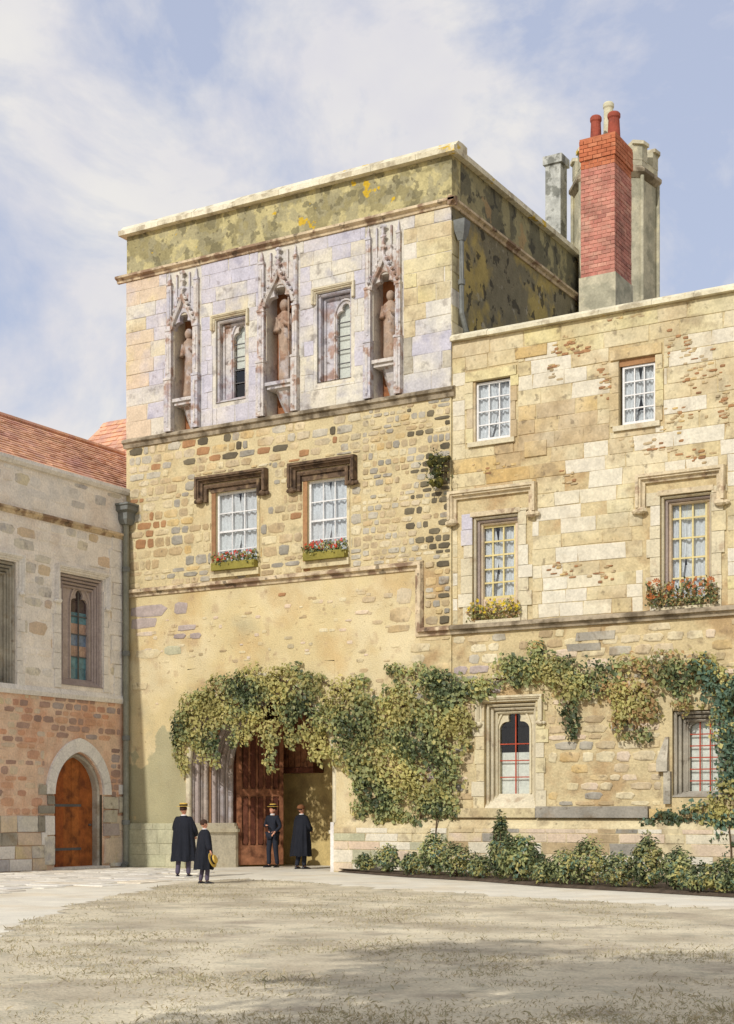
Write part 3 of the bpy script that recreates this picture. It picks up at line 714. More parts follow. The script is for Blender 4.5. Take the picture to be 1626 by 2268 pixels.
def coping_run(u0, u1, z, frame, nm, first=0):
    u = u0
    while u < u1 - .05:
        w = min(random.uniform(1.1, 1.6), u1 - u)
        if u1 - u - w < .4: w = u1 - u
        j = random.uniform(-.006, .006)
        mb = MB().loft([[(x, y_, z_ + j) for y_, z_ in ((-.17, z - .34), (-.17, z - .2), (-.1, z - .17), (.06, z - .02), (.3, z), (.55, z - .02), (.55, z - .34))] for x in (u + .004, u + w - .004)])
        mb.build('coping_stone', nm, gh, frame); u += w
coping_run(XL - .17, .17, z_top, F0, 'coping')
coping_run(.556, TD + .1, z_top + .002, FS, 'coping')
MB().box(XL + .3, -.3, .3, TD - .3, z_cor - .3, z_cor + .2).build('roof', 'lead', gh)
# side, back walls
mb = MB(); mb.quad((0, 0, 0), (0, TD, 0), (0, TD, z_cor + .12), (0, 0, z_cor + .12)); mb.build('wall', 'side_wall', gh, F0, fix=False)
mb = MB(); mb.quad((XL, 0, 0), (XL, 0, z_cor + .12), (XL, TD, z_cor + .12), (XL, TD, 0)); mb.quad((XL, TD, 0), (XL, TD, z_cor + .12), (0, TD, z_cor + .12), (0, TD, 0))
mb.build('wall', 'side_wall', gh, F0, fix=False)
# quoin stones on the side return
lay(gh, FS, [(0 if k % 2 else .0, .35 if k % 2 else .62, z_wtop + .42 * k, z_wtop + .42 * (k + 1)) for k in range(int((z_cor - .15 - z_wtop) / .42))], lambda u, z: random.choice(['yellow', 'cream', 'yellow', 'pale']), 'quoin', gap=.014)
# mid string course
run('string_course', 'string_mid', [(XL - .06, z_mid), (.1, z_mid)], [(-.14, .03), (-.14, -.05), (-.03, -.09), (0, -.15), (.07, -.15), (.13, -.03), (.13, .03)])

# middle zone: rubble with sash windows ------------------------------------
SW = []
for (a, b, t, bt) in ((479, 570, 1086, 1262), (682, 769, 1060, 1240)):
    um = (a + b) / 2; SW.append((Fx(a), Fx(b), Fz(um, bt), Fz(um, t)))
wall(gh, F0, XL, 0, z_low, z_mid, [(s[0], s[1], s[2], s[3], .18) for s in SW], 'mortar')
HOOD = []
for (a, b, t, dr), s in zip(((452, 582, 1064, 36), (658, 778, 1035, 40)), SW):
    HOOD.append((Fx(a), Fx(b), Fz((a + b) / 2, t), dr / 86))
mholes = [(s[0] - .16, s[1] + .1, s[2] - .1, s[3] + .1) for s in SW] + [(h[0] - .3, h[1] + .3, h[2] - h[3] - .15, h[2] + .25) for h in HOOD]
def mid_col(u, z):
    k = (u - XL) / -XL; r = random.random()
    if k > .88: return random.choice(['dark', 'grey', 'tan', 'dark', 'cream', 'dark', 'grey'])
    if k > .68: return random.choice(['grey', 'tan', 'tan', 'cream', 'grey', 'ochre', 'cream'])
    zz = (z - z_low) / (z_mid - z_low)
    if zz > .8: return random.choice(['grey', 'tan', 'dark', 'ochre', 'tan', 'brown', 'grey'])
    return pick(['brown', 'tan', 'tan', 'cream', 'tan', 'cream', 'ochre', 'tan', 'grey', 'grey'], u, z, .8, .34, 9)
rc = courses(XL + .1, -2.6, z_low + .12, z_mid - .14, (.14, .32), (.18, .6), mholes, .14) + courses(-2.6, -.02, z_low + .12, z_mid - .14, (.11, .24), (.14, .38), mholes, .14)
lay(gh, F0, rc, mid_col, 'rubble_stone', 'rubble', gap=.026, proud=(.006, .026))
for s, h in zip(SW, HOOD):
    sash(gh, F0, s[0], s[1], s[2], s[3], 3, 4, .07, 'paint_white', rail=2)
    # dressed jambs
    MB().box(s[0] - .14, s[0] - .002, -.03, .1, s[2] - .08, s[3]).build('jamb', 'brown', gh)
    MB().box(s[1] + .002, s[1] + .09, -.025, .1, s[2] - .08, s[3]).build('jamb', 'cream', gh)
    MB().box(s[0] - .16, s[1] + .11, -.05, .1, s[3] + .002, s[3] + .14).build('lintel', 'hood_dark', gh)
    MB().box(s[0] - .15, s[1] + .1, -.1, .07, s[2] - .18, s[2] - .004).build('sill', 'cream', gh)
    hood(gh, F0, h[0], h[1], h[2], h[3], 'hood_dark', .18, .22)
    MB().sweep([(h[0] + .16, h[2] - h[3] - .1), (h[0] + .16, h[2] - .16), (h[1] - .14, h[2] - .16), (h[1] - .14, h[2] - h[3] - .1)], [(0, .02), (0, -.1), (.07, -.13), (.1, -.1), (.1, .02)]).build('hood_mould', 'hood_dark', gh)
# lower string with its step down
ux = Fx(930)
lp = [(-.11, .06), (-.11, -.04), (-.02, -.07), (.0, -.15), (.08, -.15), (.12, -.04), (.12, .06)]
MB().sweep([(XL - .02, z_low), (ux, z_low), (ux, z_ws), (-.002, z_ws)], lp).build('string_course', 'string_stone', gh)
# corbel with moss
cb = (Fx(980), Fz(980, 1045))
MB().box(cb[0] - .2, cb[0] + .2, -.3, .02, cb[1] - .05, cb[1] + .2).box(cb[0] - .14, cb[0] + .14, -.2, .018, cb[1] - .3, cb[1] - .05).build('corbel', 'dark', gh)

# lower zone: rendered wall and gate arch --------------------------------------
gl, gr = Fx(415), Fx(741); gc = (gl + gr) / 2; gw = (gr - gl) / 2
ZS = 2.7; GA = pointed(gw, 1.08); gtop = ZS + GA(math.pi / 2)
RD = 1.3                                # the moulded jambs are splayed
IL, IR = Fx(513, RD) - gl, .22
PD = 3.7                                # inner wall of the passage
print('gate', gl, gr, gtop, IL, PD)
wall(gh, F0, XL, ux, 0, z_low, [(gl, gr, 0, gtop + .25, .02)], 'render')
wall(gh, F0, ux, 0, 0, z_low, [], 'wing_mortar')
lay(gh, F0, courses(ux - .3, -.02, 1.5, z_ws - .14, (.14, .3), (.28, .7), (), .3), lambda u, z: random.choice(['cream', 'tan', 'ochre', 'cream', 'grey', 'mauve']), 'rubble_stone', 'rubble', gap=.03, proud=(.008, .025))
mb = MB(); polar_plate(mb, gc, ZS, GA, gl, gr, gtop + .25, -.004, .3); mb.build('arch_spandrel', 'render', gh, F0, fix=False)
def arch_path(f_, zb=0., seg=14):
    a, b = gl + IL * f_, gr - IR * f_; c = (a + b) / 2; f = pointed((b - a) / 2, 1.08)
    return [(a, zb)] + [(c + f(math.pi - math.pi * k / (2 * seg)) * math.cos(math.pi - math.pi * k / (2 * seg)), ZS + f(math.pi - math.pi * k / (2 * seg)) * math.sin(math.pi - math.pi * k / (2 * seg))) for k in range(2 * seg + 1)] + [(b, zb)]
mb = MB(); P = arch_path(0); Q = arch_path(1)
for a, b, c, d in zip(P, P[1:], Q, Q[1:]): mb.quad((a[0], -.004, a[1]), (b[0], -.004, b[1]), (d[0], RD, d[1]), (c[0], RD, c[1]))
mb.build('arch_soffit', 'mauve', gh, F0, fix=False)
cols = ['dressed', 'shaft', 'mauve', 'shaft', 'shaft', 'brown', 'mauve', 'shaft', 'shaft', 'mauve', 'shaft']
for k in range(11):
    q = k / 10; yy = .06 + q * (RD - .12); r = .085 if k % 2 == 0 else .05
    prof = [(-.0 + r * math.cos(t), yy + r * math.sin(t)) for t in [2 * math.pi * i / 10 for i in range(10)]]
    MB().sweep(arch_path(q, 1.25), prof).build('arch_order', cols[k], gh, F0)
for s_, u, I in ((1, gl, IL), (-1, gr, IR)):
    mb = MB()
    for e, z0, z1 in ((.16, 0, 1.0), (.22, 1.0, 1.09), (.16, 1.09, 1.17), (.11, 1.17, 1.26)):
        ft = [(u, -.004), (u + s_ * e * .8, -.004), (u + s_ * (I + e), RD - .02), (u + s_ * (I + e), RD + .1), (u, RD + .1)]
        mb.loft([[(x, y_, z) for x, y_ in ft] for z in (z0, z1)])
    mb.build('jamb_pedestal', 'dressed', gh)
# passage
PH = gtop + .3; pl, pr_ = gl + IL - .05, gr + 1.2
mb = MB(); mb.quad((pl, RD, 0), (pl, RD, PH), (pl, PD, PH), (pl, PD, 0)); mb.quad((pr_, RD, 0), (pr_, PD, 0), (pr_, PD, PH), (pr_, RD, PH))
mb.quad((pl, PD, 0), (pr_, PD, 0), (pr_, PD, PH), (pl, PD, PH)); mb.quad((pl, RD, PH), (pr_, RD, PH), (pr_, PD, PH), (pl, PD, PH))
mb.quad((gr - IR, RD + .01, 0), (pr_, RD + .01, 0), (pr_, RD + .01, PH), (gr - IR, RD + .01, PH))
mb.build('passage_wall', 'passage', gh, F0, fix=False)
# beam, with brown boarding added for the shade high on the inner wall
bx0, bx1 = Fx(600, PD - .5), Fx(694, PD - .5); bz = Fz(660, 1712, PD - .5)
so = MB().box(bx0, bx1, PD - .5, PD - .003, bz + .16, PH - .01).build('upper_shade_boards', 'oak_panel', gh)
MB().box(bx0 - .05, bx1 + .05, PD - .58, PD - .006, bz, bz + .157).build('beam', 'oak_panel', so)
k = bx0
while k < bx1 - .05:
    MB().box(k + .01, min(k + .2, bx1), PD - .525, PD - .502, bz + .17, PH - .03).build('plank', 'oak', so); k += .215  # planks of the boarding that stands in for shade
# plinths
MB().box(XL + .02, gl - .02, -.09, .01, 0, 1.25).build('plinth', 'damp', gh)
lay(gh, F0, courses(XL + .03, gl - .03, .02, 1.24, (.28, .42), (.4, .8)), lambda u, z: 'damp', 'plinth_block', y=-.09, gap=.015)
def plinth(par, u0, u1, name='plinth'):
    mb = MB().loft([[(u, y_, z_) for y_, z_ in ((.05, 0), (-.2, 0), (-.2, 1.18), (-.02, 1.42), (.05, 1.42))] for u in (u0, u1)])
    mb.build(name, 'cream', par)
plinth(gh, gr + .1, -.004)
MB().box(gr - .003, gr + .1, -.2, .05, 0, 1.3).build('plinth_end', 'white_stone', gh)
lay(gh, F0, courses(gr + .1, -.02, .02, 1.17, (.2, .34), (.4, 1.0)), lambda u, z: random.choice(['damp', 'chalk', 'cream', 'pink', 'chalk', 'damp']), 'plinth_block', y=-.2, gap=.02)
# single stones that show through the render
ex = []
for (a, b, t, bt, m) in ((288, 375, 1338, 1368, 'mauve'), (384, 418, 1332, 1362, 'mauve'), (288, 352, 1366, 1394, 'mauve'), (300, 345, 1398, 1410, 'pink'), (392, 438, 1382, 1398, 'mauve'), (384, 414, 1402, 1416, 'mauve'), (420, 448, 1400, 1416, 'mauve'),
                         (876, 915, 1300, 1340, 'tan'), (862, 915, 1342, 1380, 'ochre'), (856, 912, 1382, 1402, 'ochre'), (800, 835, 1320, 1336, 'tan'), (786, 820, 1350, 1362, 'pink'), (848, 872, 1312, 1326, 'tan'), (824, 850, 1372, 1384, 'tan'),
                         (615, 635, 1312, 1322, 'brown'), (300, 360, 1436, 1460, 'cream'), (362, 404, 1428, 1452, 'damp'), (290, 330, 1510, 1530, 'cream')):
    um = (a + b) / 2; ex.append(((Fx(a), Fx(b), Fz(um, bt), Fz(um, t)), m))
for r, m in ex: lay(gh, F0, [r], lambda u, z, m=m: m, 'exposed_stone', 'rubble', gap=.02, proud=(.012, .025))
rr = random.Random(3); ex = []
for _ in range(150):
    u = rr.uniform(XL + .6, -1.6); z = rr.uniform(z_low - 3.6, z_low - .5); w = rr.uniform(.1, .3)
    if not (gl - .5 < u < gr + .3 and z < gtop + .3): ex.append((u, u + w, z, z + rr.uniform(.06, .13)))
lay(gh, F0, ex, lambda u, z: random.choice(['cream', 'tan', 'cream', 'render', 'pink']), 'exposed_stone', 'rubble', gap=.01, proud=(.008, .016), most=150)
# strip between the stepped string and the wing
lay(gh, F0, courses(ux + .14, -.02, z_ws + .14, z_low + .1, (.16, .3), (.2, .42), (), .1), lambda u, z: random.choice(['tan', 'grey', 'dark', 'ochre', 'tan']), 'rubble_stone', 'rubble', gap=.035, proud=(.012, .04))

# gate leaf, standing open against the passage wall ------------------------------
la_ = Vector((Fx(519, RD + .12), RD + .12)); lb_ = Vector((Fx(626, 2.6), 2.6)); ld_ = lb_ - la_
leafF = Frame(la_.x, la_.y, math.atan2(ld_.y, ld_.x)); y0, y1 = .04, ld_.length
gt = thing('gate_leaf', 'dark oak gate leaf with round-ended panels standing open in the archway', 'gate', ((la_.x + lb_.x) / 2, (la_.y + lb_.y) / 2, 0))
zt = 4.2
MB().box(y0, y1, .0, .09, .06, zt).build('backboard', 'oak', gt, leafF)
for a, b in ((y0, y0 + .16), (y1 - .12, y1)): MB().box(a, b, -.07, -.002, .06, zt).build('stile', 'oak', gt, leafF)
for a, b in ((.06, .62), (2.02, 2.22), (zt - .25, zt)): MB().box(y0 + .16, y1 - .12, -.06, -.002, a, b).build('rail', 'oak', gt, leafF)
npn = 5; pw = (y1 - .12 - y0 - .16) / npn
for i in range(npn):
    a = y0 + .16 + pw * i
    if i: MB().box(a - .035, a + .035, -.066, -.004, .62, zt - .25).build('muntin', 'oak', gt, leafF)
    for z0, z1 in ((.5, 2.12), (2.12, zt - .2)):
        mb = MB(); c = a + pw / 2; r = pw / 2 - .05; pts = []
        for k in range(9): pts.append((c - r * math.cos(math.pi * k / 8), z0 + .2 - r * math.sin(math.pi * k / 8)))
        for k in range(9): pts.append((c + r * math.cos(math.pi * k / 8), z1 - .2 + r * math.sin(math.pi * k / 8)))
        mb.loft([[(u, -.085, z) for u, z in pts], [(u, -.02, z) for u, z in pts]]); mb.build('panel', 'oak_panel', gt, leafF)
MB().box(la_.x - .14, la_.x + .02, RD + .015, RD + .16, 0, gtop - .4).build('gate_post', 'oak_panel', gh)

# ------------------------------------------------------------------ wing to the right
FWg = Frame(0, .04, 0)
wg = thing('college_wing', 'cream stone wing with sash windows and creeper beside the tower', 'building', (5, .04, 0))
WD = 8.0
UW = []   # upper sash openings (outer)
for (a, b, t, bt) in ((1047, 1130, 838, 974), (1370, 1451, 790, 938)):
    um = (a + b) / 2; UW.append((Fx(a), Fx(b), Fz(um, bt), Fz(um, t)))
LW = []   # large hooded windows
for (a, b, t, bt) in ((1046, 1148, 1140, 1372), (1462, 1576, 1092, 1342)):
    um = (a + b) / 2; LW.append((Fx(a), Fx(b), Fz(um, bt), Fz(um, t)))
GW = []   # ground floor traceried lights
for (a, b, t, bt) in ((1072, 1186, 1556, 1793), (1488, 1612, 1572, 1765)):
    um = (a + b) / 2; GW.append((Fx(a), Fx(b), Fz(um, bt), Fz(um, t)))
wall(wg, FWg, 0, WX1, z_ws, z_wtop, [(s[0], s[1], s[2], s[3], .2) for s in UW] + [(s[0], s[1], s[2], s[3], .34) for s in LW], 'wing_mortar')
wall(wg, FWg, 0, WX1, 0, z_ws, [(s[0], s[1], s[2], s[3], .34) for s in GW], 'wing_mortar')
mb = MB(); mb.box(0.01, WX1, .5, WD, z_wtop - .9, z_wtop - .6); mb.build('roof', 'lead', wg)
mb = MB(); mb.quad((WX1, .04, 0), (WX1, WD, 0), (WX1, WD, z_wtop), (WX1, .04, z_wtop)); mb.quad((0, WD, 0), (WX1, WD, 0), (WX1, WD, z_wtop - .6), (0, WD, z_wtop - .6))
mb.quad((0.004, .44, z_wtop - .8), (WX1, .44, z_wtop - .8), (WX1, .44, z_wtop - .05), (0.004, .44, z_wtop - .05)); mb.build('wall', 'wing_mortar', wg, F0, fix=False)
# coping
u = .004
while u < WX1:
    w = random.uniform(1.0, 1.5); w = min(w, WX1 - u + .01)
    j = random.uniform(-.006, .006)
    MB().loft([[(x, y_, z_ + j) for y_, z_ in ((-.11, z_wtop - .12), (-.11, z_wtop - .03), (-.02, z_wtop + .05), (.44, z_wtop + .06), (.5, z_wtop - .12))] for x in (u + .004, u + w - .004)]).build('coping_stone', 'coping', wg)
    u += w
MB().sweep([(.002, z_ws), (WX1, z_ws)], lp).build('string_course', 'string_mid', wg, F0)
whole = [(s[0] - .22, s[1] + .2, s[2] - .12, s[3] + .3) for s in UW] + [(s[0] - .42, s[1] + .36, s[2] - .1, s[3] + .52) for s in LW]
def wing_col(u, z):
    r = random.random()
    if 2.6 < u < 4.0 and z < z_ws + 4.4: return 'chalk' if r < .75 else 'cream'
    if r < .045: return 'ochre'
    return pick(['cream', 'yellow', 'cream', 'chalk', 'cream', 'cream', 'ochre', 'tan'], u, z, .3, .16, 5)
lay(wg, FWg, courses(.02, 8.9, z_ws + .14, z_wtop - .14, (.3, .42), (.5, 1.25), whole, .05), wing_col, 'ashlar_block', gap=.016, proud=(.006, .02))
lay(wg, FWg, [(Fx(1140), Fx(1213), Fz(1176, 790), Fz(1176, 765)), (Fx(1160), Fx(1212), Fz(1186, 1010), Fz(1186, 975))], lambda u, z: 'ochre', 'ochre_block', proud=(.035, .045))
lay(wg, FWg, [(Fx(1275), Fx(1362), Fz(1318, 1418), Fz(1318, 1398)), (Fx(1255), Fx(1330), Fz(1292, 1442), Fz(1292, 1424))], lambda u, z: 'grey', 'grey_block', proud=(.03, .04))
ghole = [(s[0] - .25, s[1] + .3, s[2] - .3, s[3] + .2) for s in GW]
def low_col(u, z):
    if z > z_ws - 1.6 and u < 1.6: return random.choice(['grey', 'mauve', 'ochre', 'cream'])
    return random.choice(['cream', 'tan', 'ochre', 'cream', 'pink', 'cream', 'tan', 'grey'])
lay(wg, FWg, courses(.02, 8.9, 1.7, z_ws - .14, (.14, .3), (.28, .7), ghole, .3), low_col, 'rubble_stone', 'rubble', gap=.03, proud=(.012, .03))
wr_ = random.Random(11)
pz = []
for (px, py, w, h, n_) in ((1330, 700, 50, 22, 26), (1395, 682, 26, 24, 14), (1262, 775, 44, 22, 26), (1335, 845, 24, 40, 22), (1500, 770, 55, 30, 30), (1540, 830, 45, 40, 30), (1500, 930, 50, 36, 26), (1440, 990, 60, 24, 18), (1240, 1270, 36, 18, 16), (1330, 1275, 26, 22, 14), (1600, 900, 22, 60, 22), (1215, 820, 24, 18, 10), (1090, 1040, 60, 16, 12), (1540, 1010, 40, 20, 14), (1250, 1060, 24, 16, 8)):
    for _ in range(n_):
        a = px + wr_.gauss(0, w / 2); b = py + wr_.gauss(0, h / 2); u, z = Fx(a), Fz(a, b); ww = wr_.uniform(.08, .22)
        if not any(q[0] < u < q[1] and q[2] < z < q[3] for q in whole) and z > z_ws + .2 and z < z_wtop - .25: pz.append((u, u + ww, z, z + wr_.uniform(.045, .09)))
lay(wg, FWg, pz, lambda u, z: random.choice(['brown', 'tan', 'tan', 'ochre', 'brown']), 'worn_stone', 'rubble', gap=.008, proud=(.02, .03))
# plinth and ledge
plinth(wg, .004, WX1)
MB().box(Fx(1000), Fx(1190), -.14, .03, 1.43, 1.66).build('ledge', 'cream', wg)
MB().box(Fx(1192), Fx(1440), -.17, .03, 1.43, 1.70).build('ledge', 'grey', wg)
MB().box(Fx(1442), WX1, -.13, .03, 1.43, 1.64).build('ledge', 'ochre', wg)
lay(wg, F0, courses(.02, 8.9, .02, 1.17, (.18, .34), (.4, 1.1), (), .08), lambda u, z: random.choice(['pink', 'chalk', 'tan', 'cream', 'chalk', 'pink', 'grey']), 'plinth_block', y=-.2, gap=.02)

for i, s in enumerate(UW):
    sash(wg, FWg, s[0] + .06, s[1] - .02, s[2] + .03, s[3] - (.04 if i == 0 else .16), 3, 4, .07, 'paint_white', curt=True, fw=.05, bw=.03)
    w0 = MB().box(s[0] - .2, s[1] + .16, -.05, .05, s[3] + .002, s[3] + .24).build('lintel', 'ochre' if i else 'yellow', wg, FWg)
    MB().box(s[0] - .13, s[1] + .12, -.08, .12, s[2] - .12, s[2] - .003).build('sill', 'dressed', wg, FWg)
    for a, b in ((s[0] - .14, s[0] - .002), (s[1] + .002, s[1] + .12)):
        z = s[2]
        while z < s[3] - .05:
            h = min(random.uniform(.3, .5), s[3] - z); e = random.uniform(0, .1)
            MB().box(a - (e if a < s[0] else 0), b + (e if a > s[0] else 0), -.035, .04, z + .004, z + h - .006).build('jamb_block', random.choice(['cream', 'yellow', 'tan' if i == 0 else 'cream']), wg, FWg); z += h
    if i == 0: MB().box(s[0], s[0] + .058, .0, .1, s[2], s[3]).build('reveal_board', 'tan', wg, FWg)
    else: MB().box(s[0], s[1], .03, .1, s[3] - .155, s[3] - .003).build('head_board', 'brown', wg, FWg)
    MB().box(s[0], s[1], .1, .14, s[2], s[2] + .028).build('sill_board', 'paint_white', wg, FWg)
fr = [(1064, 1144, 1163, 1326, 5), (1474, 1568, 1098, 1330, 5)]
for i, (s, f) in enumerate(zip(LW, fr)):
    um = (f[0] + f[1]) / 2; a, b, z0, z1 = Fx(f[0], .3), Fx(f[1], .3), Fz(um, f[3], .3), Fz(um, f[2], .3)
    b = min(b, s[1] - .04)
    sash(wg, FWg, a, b, z0, z1, 3, f[4], .24, 'paint_cream', curt=True, blind_rows=(.22 if i else 0), fw=.055, bw=.04)
    # stone surround between opening and frame
    mb = MB().box(s[0], a - .002, .2, .36, s[2], s[3]).box(b + .002, s[1], .2, .36, s[2], s[3]).box(a, b, .2, .36, z1 + .002, s[3]).box(a, b, .2, .36, s[2], z0 - .002)
    mb.build('surround', 'pink' if i == 0 else 'tan', wg, FWg)
    for k, (ins, yy) in enumerate(((.04, .02), (.11, .1), (.17, .17))):
        MB().sweep([(s[0] + ins, s[2]), (s[0] + ins, s[3] - ins), (s[1] - ins * .5, s[3] - ins), (s[1] - ins * .5, s[2])], [(-.03, yy + .12), (-.03, yy + .01), (0, yy - .03), (.03, yy + .01), (.03, yy + .12)]).build('jamb_moulding', ('dressed', 'mauve', 'pink')[k], wg, FWg)
    for sd_ in (0, 1):
        z = s[2] - .1
        while z < s[3] + .1:
            h = random.uniform(.3, .5); e = random.uniform(.02, .2)
            x0, x1 = (s[0] - .2 - e, s[0] - .003) if sd_ == 0 else (s[1] + .003, s[1] + .18 + e)
            MB().box(x0, x1, -.045, .03, z + .005, min(z + h, s[3] + .1) - .007).build('quoin', random.choice(['dressed', 'chalk', 'dressed', 'lavender' if i == 0 else 'cream']), wg, FWg); z += h
    hd = ((1012, 1172, 1098, 46), (1430, 1588, 1062, 52))[i]
    hood(wg, FWg, Fx(hd[0]), Fx(hd[1]), Fz((hd[0] + hd[1]) / 2, hd[2]), hd[3] / 92, 'hood_light', .2, .2)
    MB().box(s[0] - .05, s[1] + .05, -.06, .04, s[3] + .003, s[3] + .12).build('lintel', 'hood_light', wg, FWg)
    MB().box(s[0] - .08, s[1] + .08, -.1, .3, s[2] - .09, s[2] - .003).build('sill', 'dressed', wg, FWg)
# ground floor lights
s = GW[0]; um = 1140
la, lb, lz0, lzt = Fx(1106, .3), Fx(1172, .3), Fz(um, 1758, .3), Fz(um, 1574, .3); a = (lb - la) / 2
gothic(wg, FWg, s[0], s[1], s[2], s[3], la, lb, lz0, lzt - a * 1.22, .28, 'dressed', ['glass'], [Fx(1141, .3)], [lz0 + (lzt - lz0) * f for f in (.2, .4, .6)], 'iron_red', blind=(lz0, lz0 + (lzt - lz0) * .5), orders=3)
hood(wg, FWg, s[0] - .06, s[1] + .06, s[3] + .03, .5, 'dressed', .14, .13)
for sd_ in (0, 1):
    z = s[2]
    while z < s[3]:
        h = random.uniform(.3, .5); e = random.uniform(.05, .2); x0, x1 = (s[0] - .16 - e, s[0] - .003) if sd_ == 0 else (s[1] + .003, s[1] + .16 + e)
        MB().box(x0, x1, -.035, .03, z + .005, min(z + h, s[3]) - .006).build('quoin', random.choice(['dressed', 'cream', 'yellow']), wg, FWg); z += h
s = GW[1]; um = 1558
la, lb, lz0, lzt = Fx(1527, .3), Fx(1590, .3), Fz(um, 1752, .3), Fz(um, 1590, .3); a = (lb - la) / 2
gothic(wg, FWg, s[0], s[1], s[2], s[3], la, lb, lz0, lzt - a * .9, .28, 'grey', ['glass'], [la + (lb - la) * .36, la + (lb - la) * .72], [lz0 + (lzt - lz0) * f for f in (.14, .3, .46, .62, .78)], 'iron_red', blind=(lz0, lzt), orders=3)
hx = Fx(1472); MB().loft([[(hx - w, y_, z) for w, y_ in ((.16, .02), (.16, -.16), (-.1, -.16), (-.1, .02))] for z in (2.5, 2.75)] + [[(hx - w, y_, 3.3) for w, y_ in ((-.02, .02), (-.02, -.06), (-.1, -.06), (-.1, .02))]]).build('bracket', 'grey', wg, FWg)
MB().box(hx + .0, hx + .16, -.12, .03, 1.75, 2.5).build('bracket_shaft', 'grey', wg, FWg)

# ------------------------------------------------------------------ left range
lr = thing('chapel_range', 'pale stone range with red tiled roof, traceried windows and an arched door', 'building', (XL, -4, 0))
YS = -17.0
zl = Sz(275, 1086, XL) ; zstr = Sz(140, 1157, XL); zband = Sz(140, 1536, XL); zpl = Sz(60, 1806, XL)
print('left', zl, zstr, zband, zpl)
LWN = []
for (a, b, t, bt) in ((134, 228, 1276, 1520), (-52, 36, 1236, 1522)):
    um = (a + b) / 2; LWN.append((Sy(a, XL), Sy(b, XL), Sz(um, bt, XL), Sz(um, t, XL)))
da, db = Sy(120, XL), Sy(226, XL); dc = (da + db) / 2; dw = (db - da) / 2
dzs = Sz(190, 1760, XL); DA = pointed(dw, 1.2); dtop = dzs + DA(math.pi / 2)
print('door', da, db, dzs, dtop)
wall(lr, FL, YS, -.001, zband, zl, [(s[0], s[1], s[2], s[3], .34) for s in LWN], 'pale_mortar')
wall(lr, FL, YS, -.001, 0, zband, [(da, db, 0, dtop + .2, .02)], 'rubble_mortar')
mb = MB(); polar_plate(mb, dc, dzs, DA, da, db, dtop + .2, -.004, .35); mb.build('arch_spandrel', 'rubble_mortar', lr, FL, fix=False)
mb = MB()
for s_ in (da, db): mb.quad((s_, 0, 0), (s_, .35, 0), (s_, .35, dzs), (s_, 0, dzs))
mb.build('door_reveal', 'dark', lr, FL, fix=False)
mb = MB(); mb.quad((YS, .5, 0), (YS, .5, zl), (YS, 9, zl), (YS, 9, 0)); mb.quad((YS, 0, 0), (YS, .5, 0), (YS, .5, zl), (YS, 0, zl)); mb.build('wall', 'rubble_mortar', lr, FL, fix=False)
# arch ring of pale voussoirs
def pts_arch(extra, n):
    f = pointed(dw + extra, 1.2)
    return [(dc + f(math.pi - math.pi * k / n) * math.cos(math.pi - math.pi * k / n), dzs + f(math.pi - math.pi * k / n) * math.sin(math.pi - math.pi * k / n)) for k in range(n + 1)]
A0, A1 = pts_arch(.02, 44), pts_arch(.34, 44)
for k in range(0, 44, 4):
    ins = [A0[i] for i in range(k, k + 5)]; outs = [A1[i] for i in range(k, k + 5)]
    g = .004
    ring = ins + outs[::-1]
    c = (sum(p[0] for p in ring) / 10, sum(p[1] for p in ring) / 10)
    ring = [(c[0] + (p[0] - c[0]) * .985, c[1] + (p[1] - c[1]) * .985) for p in ring]
    MB().loft([[(u, -.07, z) for u, z in ring], [(u, .02, z) for u, z in ring]]).build('voussoir', 'white_stone', lr, FL)
MB().sweep([(da + .05, 0)] + [p for p in pts_arch(-.05, 24)] + [(db - .05, 0)], [(-.05, .3), (-.04, .1), (0, .06), (.05, .08), (.05, .3)]).build('door_moulding', 'grey', lr, FL)
# door leaf of vertical boards
dr = thing('arched_door', 'orange-brown plank door with pointed head in the pale arch', 'door', (XL - .3, dc, 0))
Fd = Frame(XL - .3, 0, math.pi / 2); u = da + .03
fA = pointed(dw - .02, 1.2)
def dz_top(u):
    lo, hi = 0., math.pi
    d = u - dc
    for _ in range(40):
        m = (lo + hi) / 2
        if fA(m) * math.cos(m) > d: lo = m
        else: hi = m
    return dzs + fA(lo) * math.sin(lo)
nb = 6; bw_ = (db - da - .06) / nb
for k in range(nb):
    a, b = u + k * bw_ + .004, u + (k + 1) * bw_ - .004; y_ = random.uniform(-.006, .006)
    top = [(a + (b - a) * i / 4, dz_top(a + (b - a) * i / 4)) for i in range(5)]
    ring = [(a, .03), (b, .03)] + top[::-1]
    MB().loft([[(q, y_ - .03, z) for q, z in ring], [(q, y_ + .03, z) for q, z in ring]]).build('plank', 'door_wood', dr, Fd)
for z in (.55, 1.75):
    MB().box(da + .06, da + (db - da) * .7, -.05, -.036, z - .035, z + .035).build('strap_hinge', 'iron_grey', dr, Fd)
MB().lathe(db - .22, -.045, [(.035, 1.18), (.05, 1.21), (.035, 1.24)], 10).build('ring_handle', 'iron_grey', dr, Fd)
MB().box(da - .05, db + .05, -.25, .3, 0.012, .07).build('threshold', 'white_stone', lr, FL)
